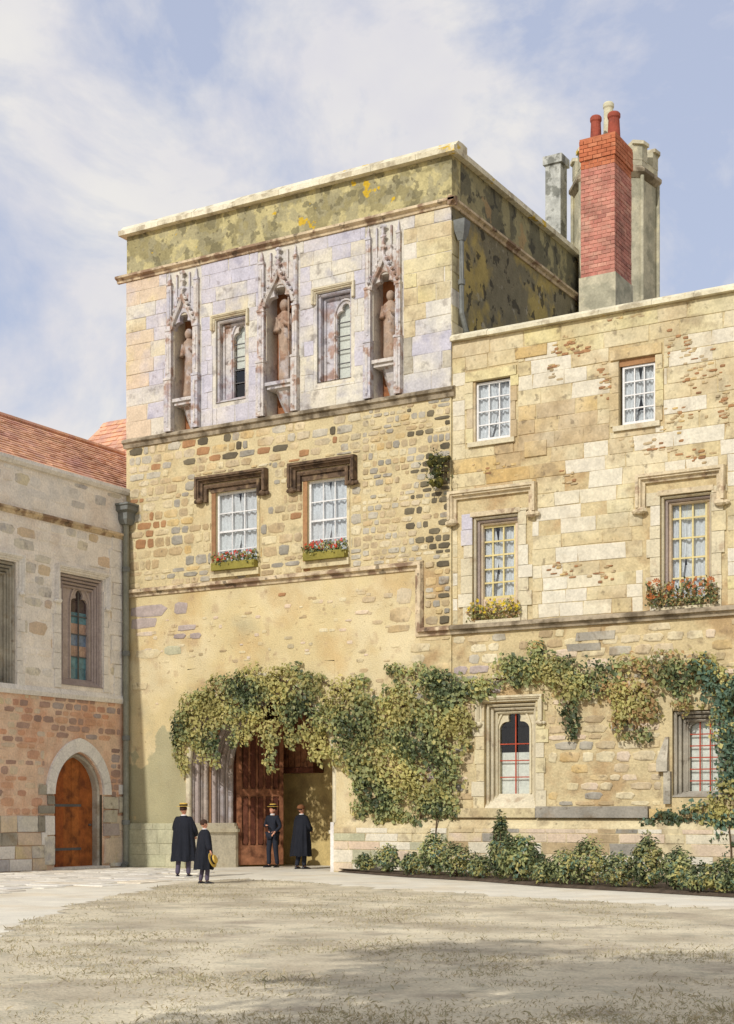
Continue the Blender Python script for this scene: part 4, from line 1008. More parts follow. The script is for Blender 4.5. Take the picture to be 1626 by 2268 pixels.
# stones
lh = [(s[0] - .32, s[1] + .3, s[2] - .2, s[3] + .3) for s in LWN] + [(da - .36, db + .36, 0, dtop + .34)]
def left_col(u, z):
    if z > zstr: return random.choice(['pale_mortar', 'white_stone', 'pale_mortar', 'pale'])
    if z > zband: return random.choice(['pale_mortar', 'white_stone', 'pale_mortar', 'pale', 'pink'])
    if z > zpl:
        if u > da - .1: return random.choice(['brownrubble', 'mauve', 'brownrubble', 'redrubble'])
        return random.choice(['redrubble', 'pink', 'redrubble', 'rubble_mortar', 'brownrubble', 'pink'])
    return random.choice(['pale', 'grey', 'pink', 'white_stone'])
lay(lr, FL, courses(-8.5, -.25, zpl, zband - .1, (.15, .28), (.25, .6), lh, .15), left_col, 'rubble_stone', 'rubble', gap=.03, proud=(.006, .02))
lay(lr, FL, courses(-8.5, -.25, zband + .1, zstr - .1, (.24, .4), (.4, .9), lh, .25), left_col, 'rough_block', 'rubble', gap=.03, proud=(.008, .02))
lay(lr, FL, courses(-8.5, -.02, zstr + .12, zl - .16, (.24, .36), (.4, .9), lh, .3), left_col, 'parapet_block', 'rubble', gap=.03, proud=(.006, .015))
lay(lr, FL, courses(-8.5, -.02, .02, zpl, (.3, .42), (.5, 1.0), [(da - .3, db + .3, 0, 3)]), left_col, 'plinth_block', 'block', gap=.02, proud=(.02, .05))
# dark and pale jamb blocks at the door
for (a, b, t, bt, m) in ((84, 118, 1738, 1760, 'grey'), (104, 120, 1762, 1782, 'grey'), (84, 130, 1784, 1802, 'grey'), (228, 260, 1764, 1792, 'grey'), (228, 258, 1794, 1822, 'grey'), (262, 276, 1764, 1800, 'grey'), (228, 262, 1824, 1852, 'mauve'), (230, 270, 1856, 1912, 'pink'), (262, 276, 1738, 1760, 'white_stone'), (98, 128, 1806, 1850, 'white_stone'), (96, 128, 1852, 1915, 'pale')):
    um = (a + b) / 2; x0, x1 = Sy(a, XL), min(Sy(b, XL), -.02)
    if x1 > da - .01 and x0 < dc: x1 = da - .01
    if x0 < db + .01 and x1 > dc: x0 = db + .01
    lay(lr, FL, [(x0, x1, max(.03, Sz(um, bt, XL)), Sz(um, t, XL))], lambda u, z, m=m: m, 'jamb_block', 'block', proud=(.045, .06))
# white quoins by the corner
z = zband + .1
while z < zstr - .2:
    h = random.uniform(.32, .5); w = random.uniform(.3, .6)
    lay(lr, FL, [(-w - .22, -.24, z, z + h)], lambda u, z: 'white_stone', 'quoin', proud=(.03, .04)); z += h
MB().sweep([(YS, zstr), (-.003, zstr)], [(-.09, .03), (-.09, -.03), (-.01, -.06), (.01, -.12), (.06, -.12), (.1, -.03), (.1, .03)]).build('string_course', 'string_stone', lr, FL)
u = YS
while u < -.05:
    w = min(random.uniform(.9, 1.5), -.003 - u)
    MB().loft([[(x, y_, z_) for y_, z_ in ((.03, zband - .13), (-.06, zband - .13), (-.1, zband - .02), (-.02, zband + .12), (.03, zband + .12))] for x in (u + .004, u + w - .006)]).build('band_stone', 'white_stone', lr, FL); u += w
u = YS
while u < -.05:
    w = min(random.uniform(.9, 1.6), -.003 - u)
    MB().loft([[(x, y_, z_) for y_, z_ in ((.5, zl - .14), (-.08, zl - .14), (-.14, zl - .06), (-.13, zl + .03), (.3, zl + .08), (.5, zl + .06))] for x in (u + .004, u + w - .006)]).build('coping_stone', 'white_stone', lr, FL); u += w
for i, s in enumerate(LWN):
    um = (134 + 228) / 2 if i == 0 else -8
    if i == 0: la, lb, lz0, lzt = Sy(155, XL - .3), Sy(193, XL - .3), Sz(174, 1505, XL - .3), Sz(174, 1306, XL - .3)
    else: la, lb, lz0, lzt = s[0] + .5, s[1] - .62, s[2] + .1, s[3] - .2
    a = (lb - la) / 2
    gothic(lr, FL, s[0], s[1], s[2], s[3], la, lb, lz0, lzt - a * 1.3, .28, 'grey' if i else 'mauve', ['teal_glass', 'teal_glass', 'rose_glass', 'blue_glass', 'rose_glass', 'teal_glass', 'dark_glass', 'dark_glass'], [(la + lb) / 2], [lz0 + (lzt - lz0) * f for f in (.25, .5, .7)], orders=4, rowsp=8)
    hood(lr, FL, s[0] - .06, s[1] + .06, s[3] + .04, .8, 'white_stone', .15, .14)
    for sd_ in (0, 1):
        z = s[2] - .1
        while z < s[3] - .7:
            h = random.uniform(.3, .55); e = random.uniform(.02, .18); x0, x1 = (s[0] - .14 - e, s[0] - .003) if sd_ == 0 else (s[1] + .003, s[1] + .12 + e)
            MB().box(x0, x1, -.035, .03, z + .005, z + h - .006).build('quoin', 'white_stone', lr, FL); z += h
# roof with tile courses; local y is depth into the range
RISE = 2.75; RUN = 4.2
def tiles(par, origin, ax, up, nu, nv, tw, th, name='roof', skip=None):
    mb = MB(); ax = Vector(ax).normalized(); up = Vector(up).normalized(); nn = ax.cross(up); nn = nn if nn.z > 0 else -nn
    for j in range(nv):
        for i in range(-1, nu):
            a = Vector(origin) + ax * (i + (.5 if j % 2 else 0)) * tw + up * j * th
            if skip and skip(a): continue
            l0, l1 = random.uniform(.028, .05), random.uniform(.004, .012)
            p = [a + nn * .0, a + ax * (tw - .006), a + ax * (tw - .006) + up * th * 1.15, a + up * th * 1.15]
            q = [p[0] + nn * l0, p[1] + nn * (l0 + random.uniform(-.006, .006)), p[2] + nn * l1, p[3] + nn * l1]
            mb.add(p + q, [(4, 5, 6, 7), (0, 1, 5, 4), (1, 2, 6, 5), (3, 0, 4, 7)])
    o = mb.build(name, 'tile', par, F0, fix=False); o['kind'] = 'stuff'; return o
sl = Vector((-RUN, 0, RISE)); x0 = XL - .42
tiles(lr, (x0, -13, zl - .02), (0, 1, 0), sl, 92, int(sl.length / .24), .25, .24)
mb = MB(); zr = zl - .04
YE = 10.0; mb.quad((x0, YS, zr), (x0, YE, zr), (x0 - RUN, YE, zr + RISE), (x0 - RUN, YS, zr + RISE)); mb.quad((x0 - RUN, YS, zr + RISE), (x0 - RUN, YE, zr + RISE), (x0 - 2 * RUN, YE, zr), (x0 - 2 * RUN, YS, zr)); mb.quad((x0, YS, zr), (x0, YE, zr), (x0, YE, 0), (x0, YS, 0))
mb.build('roof_boards', 'tile', lr, F0, fix=False)
mb = MB()
for k in range(76): mb.tube([(x0 - RUN, -13 + k * .3, zr + RISE + .02), (x0 - RUN, -13 + k * .3 + .29, zr + RISE + .02)], .11, 8)
mb.build('ridge_tiles', 'tile', lr, F0, fix=False)
# cross roof behind, hipped at its far end
hy0 = 3.2
rid = (Sz(270, 930, XL - .5)); ry = hy0 + 3.6
rz = Fz(262, 930, ry); xh = Fx(236, ry); xe = Fx(206, ry) - 2.0; ze = zl - 1.0
mb = MB(); A_ = [(XL - .03, hy0 - .9, ze), (xe, hy0 - .9, ze), (xh, ry, rz), (XL - .03, ry, rz), (xe, ry + 5, ze), (XL - .03, ry + 5, ze)]
mb.add(A_, [(0, 1, 2, 3), (1, 4, 2), (3, 2, 4, 5), (0, 3, 5), (0, 5, 4, 1)])
hr = mb.build('hip_roof', 'tile', lr, F0, fix=False)
upv = Vector((0, ry - hy0 + .9, rz - ze)); wv = upv.length
tiles(lr, (xe, hy0 - .9, ze), (1, 0, 0), upv, int((XL - xe) / .25), int(wv / .24), .25, .24, 'hip_roof', skip=lambda a: a.x < xe + (xh - xe) * ((a.z - ze) / (rz - ze)) or a.x > XL - .25)

# ------------------------------------------------------------------ chimney, turret, flue
CY = 1.6
cx0 = Fx(1286, CY); cx1 = Fx(1362, CY); cdp = Sy(1399, cx1) - CY
zb0 = z_wtop - .9; zbr = Fz(1362, 602, CY); ztp = Fz(1362, 296, CY)
print('chimney', cx0, cx1, cdp, zbr, ztp)
ch = thing('chimney_stack', 'red brick chimney stack on a stone base with three pots', 'chimney', ((cx0 + cx1) / 2, CY + cdp / 2, zb0))
MB().box(cx0 - .03, cx1 + .03, CY - .03, CY + cdp + .03, zb0, zbr).build('base', 'turret', ch)
MB().box(cx0 + .018, cx1 - .018, CY + .018, CY + cdp - .018, zbr, ztp).build('core', 'brick_mortar', ch)
BR = {}
def brick(x0, x1, y0, y1, z0, z1, m, i=[0]):
    if m not in BR:
        BR[m] = MB().loft([[(-.5, -.5, -.5), (.5, -.5, -.5), (.5, .5, -.5), (-.5, .5, -.5)], [(-.5, -.5, .4), (.5, -.5, .4), (.5, .5, .4), (-.5, .5, .4)], [(-.49, -.48, .5), (.49, -.48, .5), (.49, .48, .5), (-.49, .48, .5)]]).mesh('brick', m)
    if i[0] < 300:
        o = bpy.data.objects.new('brick', BR[m]); COL.objects.link(o); o.location = ((x0 + x1) / 2, (y0 + y1) / 2, (z0 + z1) / 2)
        o.scale = (x1 - x0, y1 - y0, z1 - z0); o.parent = ch; o.matrix_parent_inverse = BASE[ch.name]; i[0] += 1
    else: REST.box(x0, x1, y0, y1, z0, z1)
REST = MB(); z = zbr + .008; nc = int((ztp - zbr) / .1); hc = (ztp - zbr) / nc
for pas in (0, 1):
    for j in range(nc):
        z = zbr + j * hc; over = .03 if j >= nc - 5 else 0; m = 'brick_orange' if j > nc * .78 else 'brick'
        nx = 4; w = (cx1 - cx0 + 2 * over) / nx; off = .5 if j % 2 else 0; g = .006
        X0, X1, Y0, Y1 = cx0 - over, cx1 + over, CY - over, CY + cdp + over
        jit = lambda: random.uniform(-.006, .006)
        cuts = [X0] + [X0 + w * (k + off) for k in range(0 if off else 1, nx) if X0 + w * (k + off) < X1 - .05] + [X1]
        ny = 3; wy = (Y1 - Y0 - .12) / ny; cy_ = [Y0 + .12] + [Y0 + .12 + wy * (k + off) for k in range(0 if off else 1, ny) if Y0 + .12 + wy * (k + off) < Y1 - .05] + [Y1]
        if pas == 0:
            for a, b in zip(cuts, cuts[1:]): brick(a + g, b - g, Y0 + jit(), Y0 + .11, z + .007, z + hc - .007, m)
            for a, b in zip(cy_, cy_[1:]):
                if j % 1 == 0: brick(X1 - .11, X1 + jit(), a + g, b - g, z + .007, z + hc - .007, m)
        else:
            for a, b in zip(cuts, cuts[1:]): REST.box(a + g, b - g, Y1 - .11, Y1, z + .007, z + hc - .007)
            for a, b in zip(cy_, cy_[1:]): REST.box(X0, X0 + .11, a + g, min(b, Y1 - .12) - g, z + .007, z + hc - .007)
o = REST.build('remaining_bricks', 'brick', ch, fix=False); o['kind'] = 'stuff'
MB().box(cx0 - .02, cx1 + .02, CY - .02, CY + cdp + .02, ztp - .01, ztp + .05).build('cap', 'brick_orange', ch)
def pot(px, y, top, r, m):
    x = Fx(px, y); zt_ = Fz(px, top, y)
    MB().lathe(x, y, [(r * 1.15, ztp + .04), (r * 1.1, ztp + .2), (r * .95, zt_ - .16), (r * 1.12, zt_ - .12), (r * 1.12, zt_ - .04), (r * .9, zt_), (r * .7, zt_), (r * .68, zt_ - .3)], 16).build('chimney_pot', m, ch, sm=False)
pot(1320, CY + cdp * .4, 258, .13, 'terracotta'); pot(1360, CY + cdp * .45, 250, .145, 'terracotta'); pot(1348, CY + cdp * .85, 228, .125, 'buff_pot')

TY = 9.0; tx = Fx(1362, TY); tr = (Fx(1466, TY) - Fx(1258, TY)) / 2 * .93 * UX * 1.03
tz = Fz(1362, 310, TY - 1.3); tzs = Fz(1362, 372, TY - 1.3)
tu = thing('stair_turret', 'octagonal grey stone stair turret with embattled top behind the brick chimney', 'turret', (tx, TY, z_wtop - 1))
MB().lathe(tx, TY, [(tr, 0), (tr, tzs)], 8, .25).build('shaft', 'turret', tu)
MB().lathe(tx, TY, [(tr + .02, tzs - .16), (tr + .16, tzs - .02), (tr + .16, tzs + .08), (tr + .02, tzs + .2)], 8, .25).build('string_course', 'string_mid', tu)
MB().lathe(tx, TY, [(tr + .04, tzs + .19), (tr + .04, tz - .45)], 8, .25).build('parapet', 'turret', tu)
def octp(r, k): return Vector((tx + r * math.cos(.25 + math.pi / 4 * k), TY + r * math.sin(.25 + math.pi / 4 * k), 0))
for k in range(8):
    a, b = octp(tr + .05, k), octp(tr + .05, k + 1); c_, d_ = octp(tr - .25, k), octp(tr - .25, k + 1)
    # angle shafts
    MB().tube([(a.x, a.y, 8), (a.x, a.y, tzs - .1)], .055, 8).build('angle_shaft', 'turret', tu)
    f0, f1 = (.62, 1.38)
    m0, m1 = a.lerp(b, .68), octp(tr + .05, k + 1).lerp(octp(tr + .05, k + 2), .32)
    e0, e1 = c_.lerp(d_, .68), octp(tr - .25, k + 1).lerp(octp(tr - .25, k + 2), .32)
    top = tz + random.uniform(-.03, .03)
    ring = [m0, b, m1, e1, d_, e0]
    MB().loft([[(p.x, p.y, tz - .46) for p in ring], [(p.x, p.y, top) for p in ring]]).build('merlon', 'turret', tu)
    R2 = [p + (p - Vector((tx, TY, 0))).normalized() * .07 for p in (m0, b, m1)] + [p - (p - Vector((tx, TY, 0))).normalized() * .05 for p in (e1, d_, e0)]
    MB().loft([[(p.x, p.y, top - .0) for p in R2], [(p.x, p.y, top + .1) for p in R2]]).build('merlon_cap', 'coping', tu)
fx_, fy_ = Fx(1232, 8.2), 8.2; zf = Fz(1228, 352, fy_)
fw = (Fx(1252, fy_) - Fx(1208, fy_)) / 2 * .76
fl = thing('stone_flue', 'narrow grey square stone flue standing beside the turret', 'chimney', (fx_, fy_, z_cor))
MB().box(fx_ - fw, fx_ + fw, fy_ - fw, fy_ + fw, z_cor, zf - .25).build('shaft', 'flue', fl)
MB().box(fx_ - fw - .06, fx_ + fw + .06, fy_ - fw - .06, fy_ + fw + .06, zf - .25, zf).build('cap', 'flue', fl)

# ------------------------------------------------------------------ rainwater pipes
pr = thing('drainpipe', 'grey lead drainpipe with moulded hopper head in the corner by the red roof', 'drainpipe', (XL + .14, -.16, 0))
hx, hy = XL + .13, -.17; hz = Fz(277, 1119, -.17); hb = Fz(277, 1163, -.17)
MB().loft([[(hx + sx * r, hy + sy * r, z) for sx, sy in ((-1, -1), (1, -1), (1, 1), (-1, 1))] for r, z in ((.13, hb), (.2, hb + .14), (.2, hb + .32), (.3, hb + .38), (.3, hz - .06), (.34, hz - .05), (.34, hz))]).build('hopper_head', 'lead', pr)
MB().lathe(hx, hy, [(.085, .05), (.085, hb + .01)], 12).build('pipe', 'pipe', pr, sm=False)
for z in (1.2, 3.6, 6.0, 8.4): MB().lathe(hx, hy, [(.105, z), (.115, z + .02), (.115, z + .12), (.105, z + .14)], 12).build('pipe_collar', 'lead', pr)
MB().tube([(hx, hy, .3), (hx, hy, .12), (hx + .05, hy - .16, .05)], .087, 10).build('shoe', 'lead', pr)
p2 = thing('drainpipe', 'short lead drainpipe with small hopper below the cornice on the shaded tower side', 'drainpipe', (.16, .25, z_wtop))
hz = Sz(1010, 492); z_e = z_wtop + .15
MB().loft([[(.16 + sx * r, .25 + sy * r, z) for sx, sy in ((-1, -1), (1, -1), (1, 1), (-1, 1))] for r, z in ((.07, hz - .5), (.13, hz - .3), (.16, hz - .1), (.16, hz))]).build('hopper_head', 'lead', p2)
MB().tube([(.16, .25, hz - .48), (.16, .25, z_e + .5), (.2, .42, z_e + .1), (.2, .5, z_e)], .065, 8).build('pipe', 'lead', p2)
for z in (hz - 1.6, hz - 3.0): MB().lathe(.16, .25, [(.09, z), (.09, z + .12)], 10).build('pipe_collar', 'lead', p2)

# ------------------------------------------------------------------ foliage
def unit(a): return a / np.maximum(1e-9, np.linalg.norm(a, axis=1, keepdims=True))
def leaf_mesh(name, P, T, Nn, size, ratio, mats, mi):
    """folded leaf of 4 verts: base, left, tip, right"""
    T = unit(T); S = unit(np.cross(T, Nn)); Nn = np.cross(S, T)
    s = size[:, None]; w = (size * ratio)[:, None]
    b = P; t = P + T * s - Nn * s * .12; l = P + T * s * .45 + S * w * .5 + Nn * s * .1; r = P + T * s * .45 - S * w * .5 + Nn * s * .1
    n = len(P); V = np.stack([b, l, t, r], 1).reshape(-1, 3)
    base = np.arange(n)[:, None] * 4
    Fc = np.concatenate([base + np.array([0, 2, 1]), base + np.array([0, 3, 2])], 1).reshape(-1, 3)
    me = bpy.data.meshes.new(name); me.vertices.add(len(V)); me.vertices.foreach_set('co', V.ravel())
    me.loops.add(len(Fc) * 3); me.loops.foreach_set('vertex_index', Fc.ravel().astype(np.int32))
    me.polygons.add(len(Fc)); me.polygons.foreach_set('loop_start', np.arange(0, len(Fc) * 3, 3, dtype=np.int32))
    for m in mats: me.materials.append(MATS[m])
    me.update(); me.polygons.foreach_set('material_index', np.repeat(mi, 2).astype(np.int32)); me.update(); return me
def climber(name, label, blobs, mats, wts, dens=330, size=(.07, .125), bulge=.45, group=None, yb=-.06):
    """blobs: ellipses (px,py,rx,ry) on the wall in photo pixels, grown into a leafy layer with depth"""
    PP, NN = [], []
    roots = []
    for (px, py, rx, ry) in blobs:
        u, z = Fx(px), Fz(px, py); a = (Fx(px + rx) - Fx(px - rx)) / 2; b = Fz(px, py - ry) - z
        n = int(math.pi * a * b * dens * 2.1) + 8
        th = RNG.uniform(0, 2 * np.pi, n); r = np.sqrt(RNG.uniform(0, 1, n)) ** .9 * (1 + .16 * np.sin(5 * th + px) + .1 * np.sin(11 * th + py))
        x = u + a * r * np.cos(th); zz = z + b * r * np.sin(th)
        dome = np.sqrt(np.clip(1 - (r / 1.15) ** 2, 0, 1)); k = min(1., min(a, b) / .7)
        y = yb - (bulge * k * dome * RNG.uniform(.1, 1.05, n)) - RNG.uniform(0, .08, n)
        hole = np.sin(x * 5.3 + np.sin(zz * 4.1) * 1.4) + np.sin(zz * 6.1 + x * 2.2)
        keep = (zz > .15) & ((r < .72) | (RNG.uniform(0, 1, n) > .35)) & ((hole < .85) | (RNG.uniform(0, 1, n) > .7))
        PP.append(np.stack([x, y, zz], 1)[keep])
        NN.append(np.stack([.7 * r * np.cos(th), -np.ones(n) * .9, .7 * r * np.sin(th) + .35], 1)[keep]); roots.append((u, z, a, b))
    P = np.concatenate(PP); Nn = np.concatenate(NN); n = len(P)
    Nn = unit(Nn + RNG.normal(0, .38, (n, 3)))
    T = np.stack([RNG.normal(.55, .45, n), RNG.normal(-.25, .3, n), RNG.normal(-.6, .4, n)], 1)
    T = T - Nn * (T * Nn).sum(1, keepdims=True)
    sz = RNG.uniform(0, 1, n) ** 1.6 * (size[1] * 1.35 - size[0] * .7) + size[0] * .7
    # clumps pick their leaf tone together
    ph = np.sin(P[:, 0] * 3.1 + 1.3 * np.sin(P[:, 2] * 2.3)) + np.sin(P[:, 2] * 3.7 + P[:, 0] * 1.1) + RNG.normal(0, .75, n)
    q = np.argsort(np.argsort(ph)) / n; cw = np.cumsum(wts) / sum(wts); mi = np.searchsorted(cw, q, side='right').clip(0, len(mats) - 1)
    t = thing(name, label, 'climbing plant', (roots[0][0], -.1, 0), group)
    o = bpy.data.objects.new('foliage', leaf_mesh('foliage', P, T, Nn, sz, RNG.uniform(.4, .9, n), mats, mi)); link(o, t, F0)
    mb = MB()
    for i in range(1, len(roots)):
        # each clump joined to the nearest earlier clump by a stem
        a = min(roots[:i], key=lambda p: (p[0] - roots[i][0]) ** 2 + (p[1] - roots[i][1]) ** 2); b = roots[i]
        m = ((a[0] + b[0]) / 2 + random.uniform(-.1, .1), -.09, (a[1] + b[1]) / 2 + random.uniform(-.1, .1))
        mb.tube([(a[0], -.08, a[1]), m, (b[0], -.08, b[1])], [.03, .025, .018], 6)
    if mb.v: mb.build('stem', 'stem', t)
    return t, roots
def trunk(t, pts, r):
    MB().tube(pts, r, 7).build('stem', 'stem', t)

gate_blobs = [(404, 1612, 20, 46), (400, 1655, 14, 36), (412, 1690, 10, 28), (436, 1568, 34, 40), (470, 1620, 22, 44), (478, 1664, 14, 34), (500, 1532, 46, 38), (560, 1512, 54, 40), (625, 1506, 56, 40), (590, 1565, 46, 36), (600, 1625, 24, 36), (602, 1680, 14, 30), (560, 1585, 22, 36), (548, 1630, 12, 22), (672, 1535, 44, 44), (690, 1600, 36, 48), (640, 1585, 26, 30), (712, 1660, 26, 34), (440, 1620, 26, 44), (505, 1580, 34, 34), (520, 1625, 16, 30), (448, 1670, 14, 26), (545, 1560, 34, 34), (650, 1630, 16, 26), (470, 1550, 40, 30)]
t, rts = climber('gate_creeper', 'leafy olive creeper hanging over the head of the gate arch', gate_blobs, ['leaf_dark', 'leaf_mid', 'leaf_olive'], [.18, .27, .55], 340, bulge=.34)
main_blobs = [(860, 1620, 70, 70), (770, 1545, 52, 46), (740, 1600, 40, 56), (760, 1660, 34, 36), (800, 1590, 56, 56), (820, 1690, 48, 56), (900, 1560, 62, 54), (940, 1640, 66, 66), (930, 1505, 56, 34), (880, 1720, 58, 56), (840, 1765, 36, 36), (870, 1790, 26, 30), (950, 1730, 52, 46), (985, 1580, 50, 62), (1000, 1660, 36, 52), (985, 1520, 50, 40), (985, 1780, 22, 30), (930, 1775, 30, 26), (1020, 1560, 36, 40), (845, 1808, 16, 22), (900, 1806, 30, 18), (950, 1795, 34, 24), (1000, 1735, 30, 40), (1008, 1790, 16, 24), (820, 1740, 40, 34), (800, 1790, 18, 22), (930, 1825, 14, 16), (790, 1700, 22, 18), (800, 1735, 14, 22), (1040, 1600, 16, 26), (1034, 1640, 12, 22), (880, 1480, 24, 12), (800, 1505, 26, 12), (1040, 1520, 26, 16), (700, 1500, 26, 14)]
t, rts = climber('wall_creeper', 'broad dark-speckled green creeper covering the wall between gate and traceried window', main_blobs, ['leaf_dark', 'leaf_mid', 'leaf_olive'], [.20, .45, .35], 300, bulge=.36)
trunk(t, [(Fx(968), -.24, 0), (Fx(972), -.235, .6), (Fx(976), -.23, 1.2), (Fx(972), -.06, 1.7), (Fx(960), -.08, 3.0)], [.024, .022, .02, .018, .014])
win_blobs = [(1060, 1528, 36, 26), (1100, 1505, 44, 22), (1150, 1490, 46, 32), (1200, 1480, 46, 38), (1245, 1515, 50, 36), (1262, 1565, 24, 40), (1268, 1612, 14, 28), (1300, 1520, 44, 30), (1190, 1440, 22, 24), (1290, 1482, 46, 28), (1230, 1470, 44, 28), (1130, 1470, 40, 24)]
climber('window_creeper', 'dense green creeper trailing above the traceried window with red bars', win_blobs, ['leaf_dark', 'leaf_mid', 'leaf_olive'], [.22, .42, .36], 290, bulge=.3)
rust_blobs = [(1400, 1540, 46, 46), (1350, 1530, 36, 26), (1395, 1600, 34, 36), (1430, 1565, 40, 40), (1372, 1590, 20, 34), (1450, 1500, 46, 34), (1425, 1625, 24, 22), (1500, 1490, 46, 34), (1518, 1540, 30, 40), (1345, 1490, 50, 32), (1400, 1480, 50, 34), (1480, 1462, 46, 26), (1550, 1470, 40, 30)]
climber('autumn_creeper', 'rust and green creeper in thin patches on the wing wall', rust_blobs, ['leaf_dark', 'leaf_mid', 'leaf_rust', 'leaf_olive'], [.12, .32, .24, .32], 220, bulge=.24)
right_blobs = [(1606, 1600, 34, 70), (1600, 1520, 44, 50), (1560, 1480, 40, 34), (1612, 1690, 26, 60), (1608, 1760, 34, 46), (1560, 1795, 52, 28), (1480, 1808, 40, 20), (1640, 1560, 40, 90), (1660, 1700, 50, 90), (1620, 1810, 50, 30), (1440, 1818, 22, 14), (1555, 1540, 16, 30), (1600, 1850, 26, 22), (1625, 1880, 20, 24), (1610, 1830, 30, 18)]
t, rts = climber('ivy', 'thick blue-green ivy climbing round the grey window with the red grille', right_blobs, ['leaf_dark', 'leaf_blue', 'leaf_olive'], [.26, .52, .22], 300, bulge=.35)
for q in (1622,): trunk(t, [(Fx(q + random.uniform(-8, 8)), -.24, 0), (Fx(q + random.uniform(-6, 6)), -.235, .7), (Fx(q), -.23, 1.2), (Fx(q), -.1, 1.8), (Fx(q), -.1, 3.0)], [.02, .02, .018, .016, .012])

# planting bed and shrubs
bedp = [(748, 1932), (900, 1944), (1060, 1953), (1220, 1966), (1400, 1976), (1640, 1990), (2000, 2012)]
bb = [G(*p) for p in bedp]; mb = MB(); rows = []
for k, p in enumerate(bb):
    y1 = -.19
    rows.append([(p.x, p.y, .012), (p.x, p.y + .1, .07), (p.x, (p.y + y1) / 2, .1), (p.x, y1, .08)])
mb.loft(rows, cap=False, closed=False); struct(mb.build('planting_bed', 'soil', None, None))
def shrub(px, w, h, back, label, mats, wts, upright=.3, group='shrubs in the bed along the wing wall', n=None, ls=(.07, .17)):
    k = np.interp(px, [p[0] for p in bedp], [p[1] for p in bedp]); g = G(px, k); y = min(-.5, g.y + .25 + back); x = Fx(px, y)
    n = n or int(1250 * (w * h) ** .7) + 200
    c = RNG.normal(0, 1, (n, 3)); c = unit(c) * (RNG.uniform(.25, 1, n)[:, None] ** .5)
    lob = 1 + .22 * np.sin(3 * np.arctan2(c[:, 1], c[:, 0]) + px) + .15 * np.sin(7 * c[:, 2] + px)
    taper = 1 - upright * np.clip(c[:, 2] * .5 + .5, 0, 1)
    P = np.stack([x + c[:, 0] * w / 2 * lob * taper, y + c[:, 1] * w * .38 * lob * taper, .1 + (c[:, 2] * .5 + .5) * h * RNG.uniform(.85, 1.08, n)], 1)
    P[:, 1] = np.minimum(P[:, 1], -.22)
    Nn = unit(c + np.array([0, -.3, .5]) + RNG.normal(0, .35, (n, 3)))
    T = c * .8 + np.array([0, 0, .35]) + RNG.normal(0, .45, (n, 3)); T = T - Nn * (T * Nn).sum(1, keepdims=True)
    ph = np.sin(P[:, 0] * 9) + np.sin(P[:, 2] * 8 + P[:, 0] * 3) + RNG.normal(0, .9, n)
    q = np.argsort(np.argsort(ph)) / n; cw = np.cumsum(wts) / sum(wts); mi = np.searchsorted(cw, q, side='right').clip(0, len(mats) - 1)
    t = thing('shrub', label, 'shrub', (x, y, .08), group)
    o = bpy.data.objects.new('foliage', leaf_mesh('foliage', P, T, Nn, RNG.uniform(ls[0], ls[1], n), RNG.uniform(.35, .6, n), mats, mi)); link(o, t, F0)
    mb = MB()
    for i in range(5):
        a = random.uniform(0, 6.3); mb.tube([(x, y, .05), (x + .15 * w * math.cos(a), y + .12 * w * math.sin(a), h * .4), (x + .3 * w * math.cos(a), min(-.25, y + .22 * w * math.sin(a)), h * .75)], [.018, .013, .007], 5)
    mb.build('stem', 'stem', t); return t
G3 = ['leaf_dark', 'leaf_mid', 'leaf_blue', 'leaf_olive']
OR = ['first', 'second', 'third', 'fourth', 'fifth', 'sixth', 'seventh', 'eighth', 'ninth', 'tenth', 'eleventh', 'twelfth', 'thirteenth', 'fourteenth', 'fifteenth', 'sixteenth', 'seventeenth']
for (px, w, h, bk, k) in ((806, .6, .42, .1, 1), (858, .8, .66, .1, 2), (912, .7, .5, 0, 3), (1012, .95, .78, .1, 5), (1062, .7, .5, 0, 6), (1206, .7, .48, 0, 9), (1250, .85, .7, .1, 10), (1368, .9, .66, .1, 12), (1500, .8, .8, .2, 14), (1552, .9, .5, 0, 15), (1606, .9, .62, 0, 16), (1665, 1., .85, 0, 17)):
    shrub(px, w, h, bk, 'low spreading green shrub, ' + OR[k - 1] + ' along the wall bed from the gateway', G3, [.28, .42, .14, .16], ls=(.05, .12))
shrub(962, .95, 1.0, .15, 'bushy green shrub with raised feathery sprays below the wide creeper', G3, [.3, .42, .16, .12], ls=(.05, .13))
shrub(1108, .75, 1.5, .2, 'tall pointed green shrub below the sill of the traceried window', G3, [.36, .4, .16, .08], upright=.8, ls=(.06, .14))
shrub(1152, .9, .98, .1, 'rounded shrub with big leaves next to the tall pointed shrub', G3, [.22, .5, .18, .1], upright=.1, ls=(.08, .17))
shrub(1302, 1., .95, .15, 'pale green mounded shrub under the grey ledge', G3, [.18, .42, .12, .28], ls=(.05, .12))
shrub(1432, .95, 1.05, .2, 'loose twiggy shrub with upright shoots near the ochre ledge', G3, [.28, .38, .1, .24], upright=.6, ls=(.05, .13))

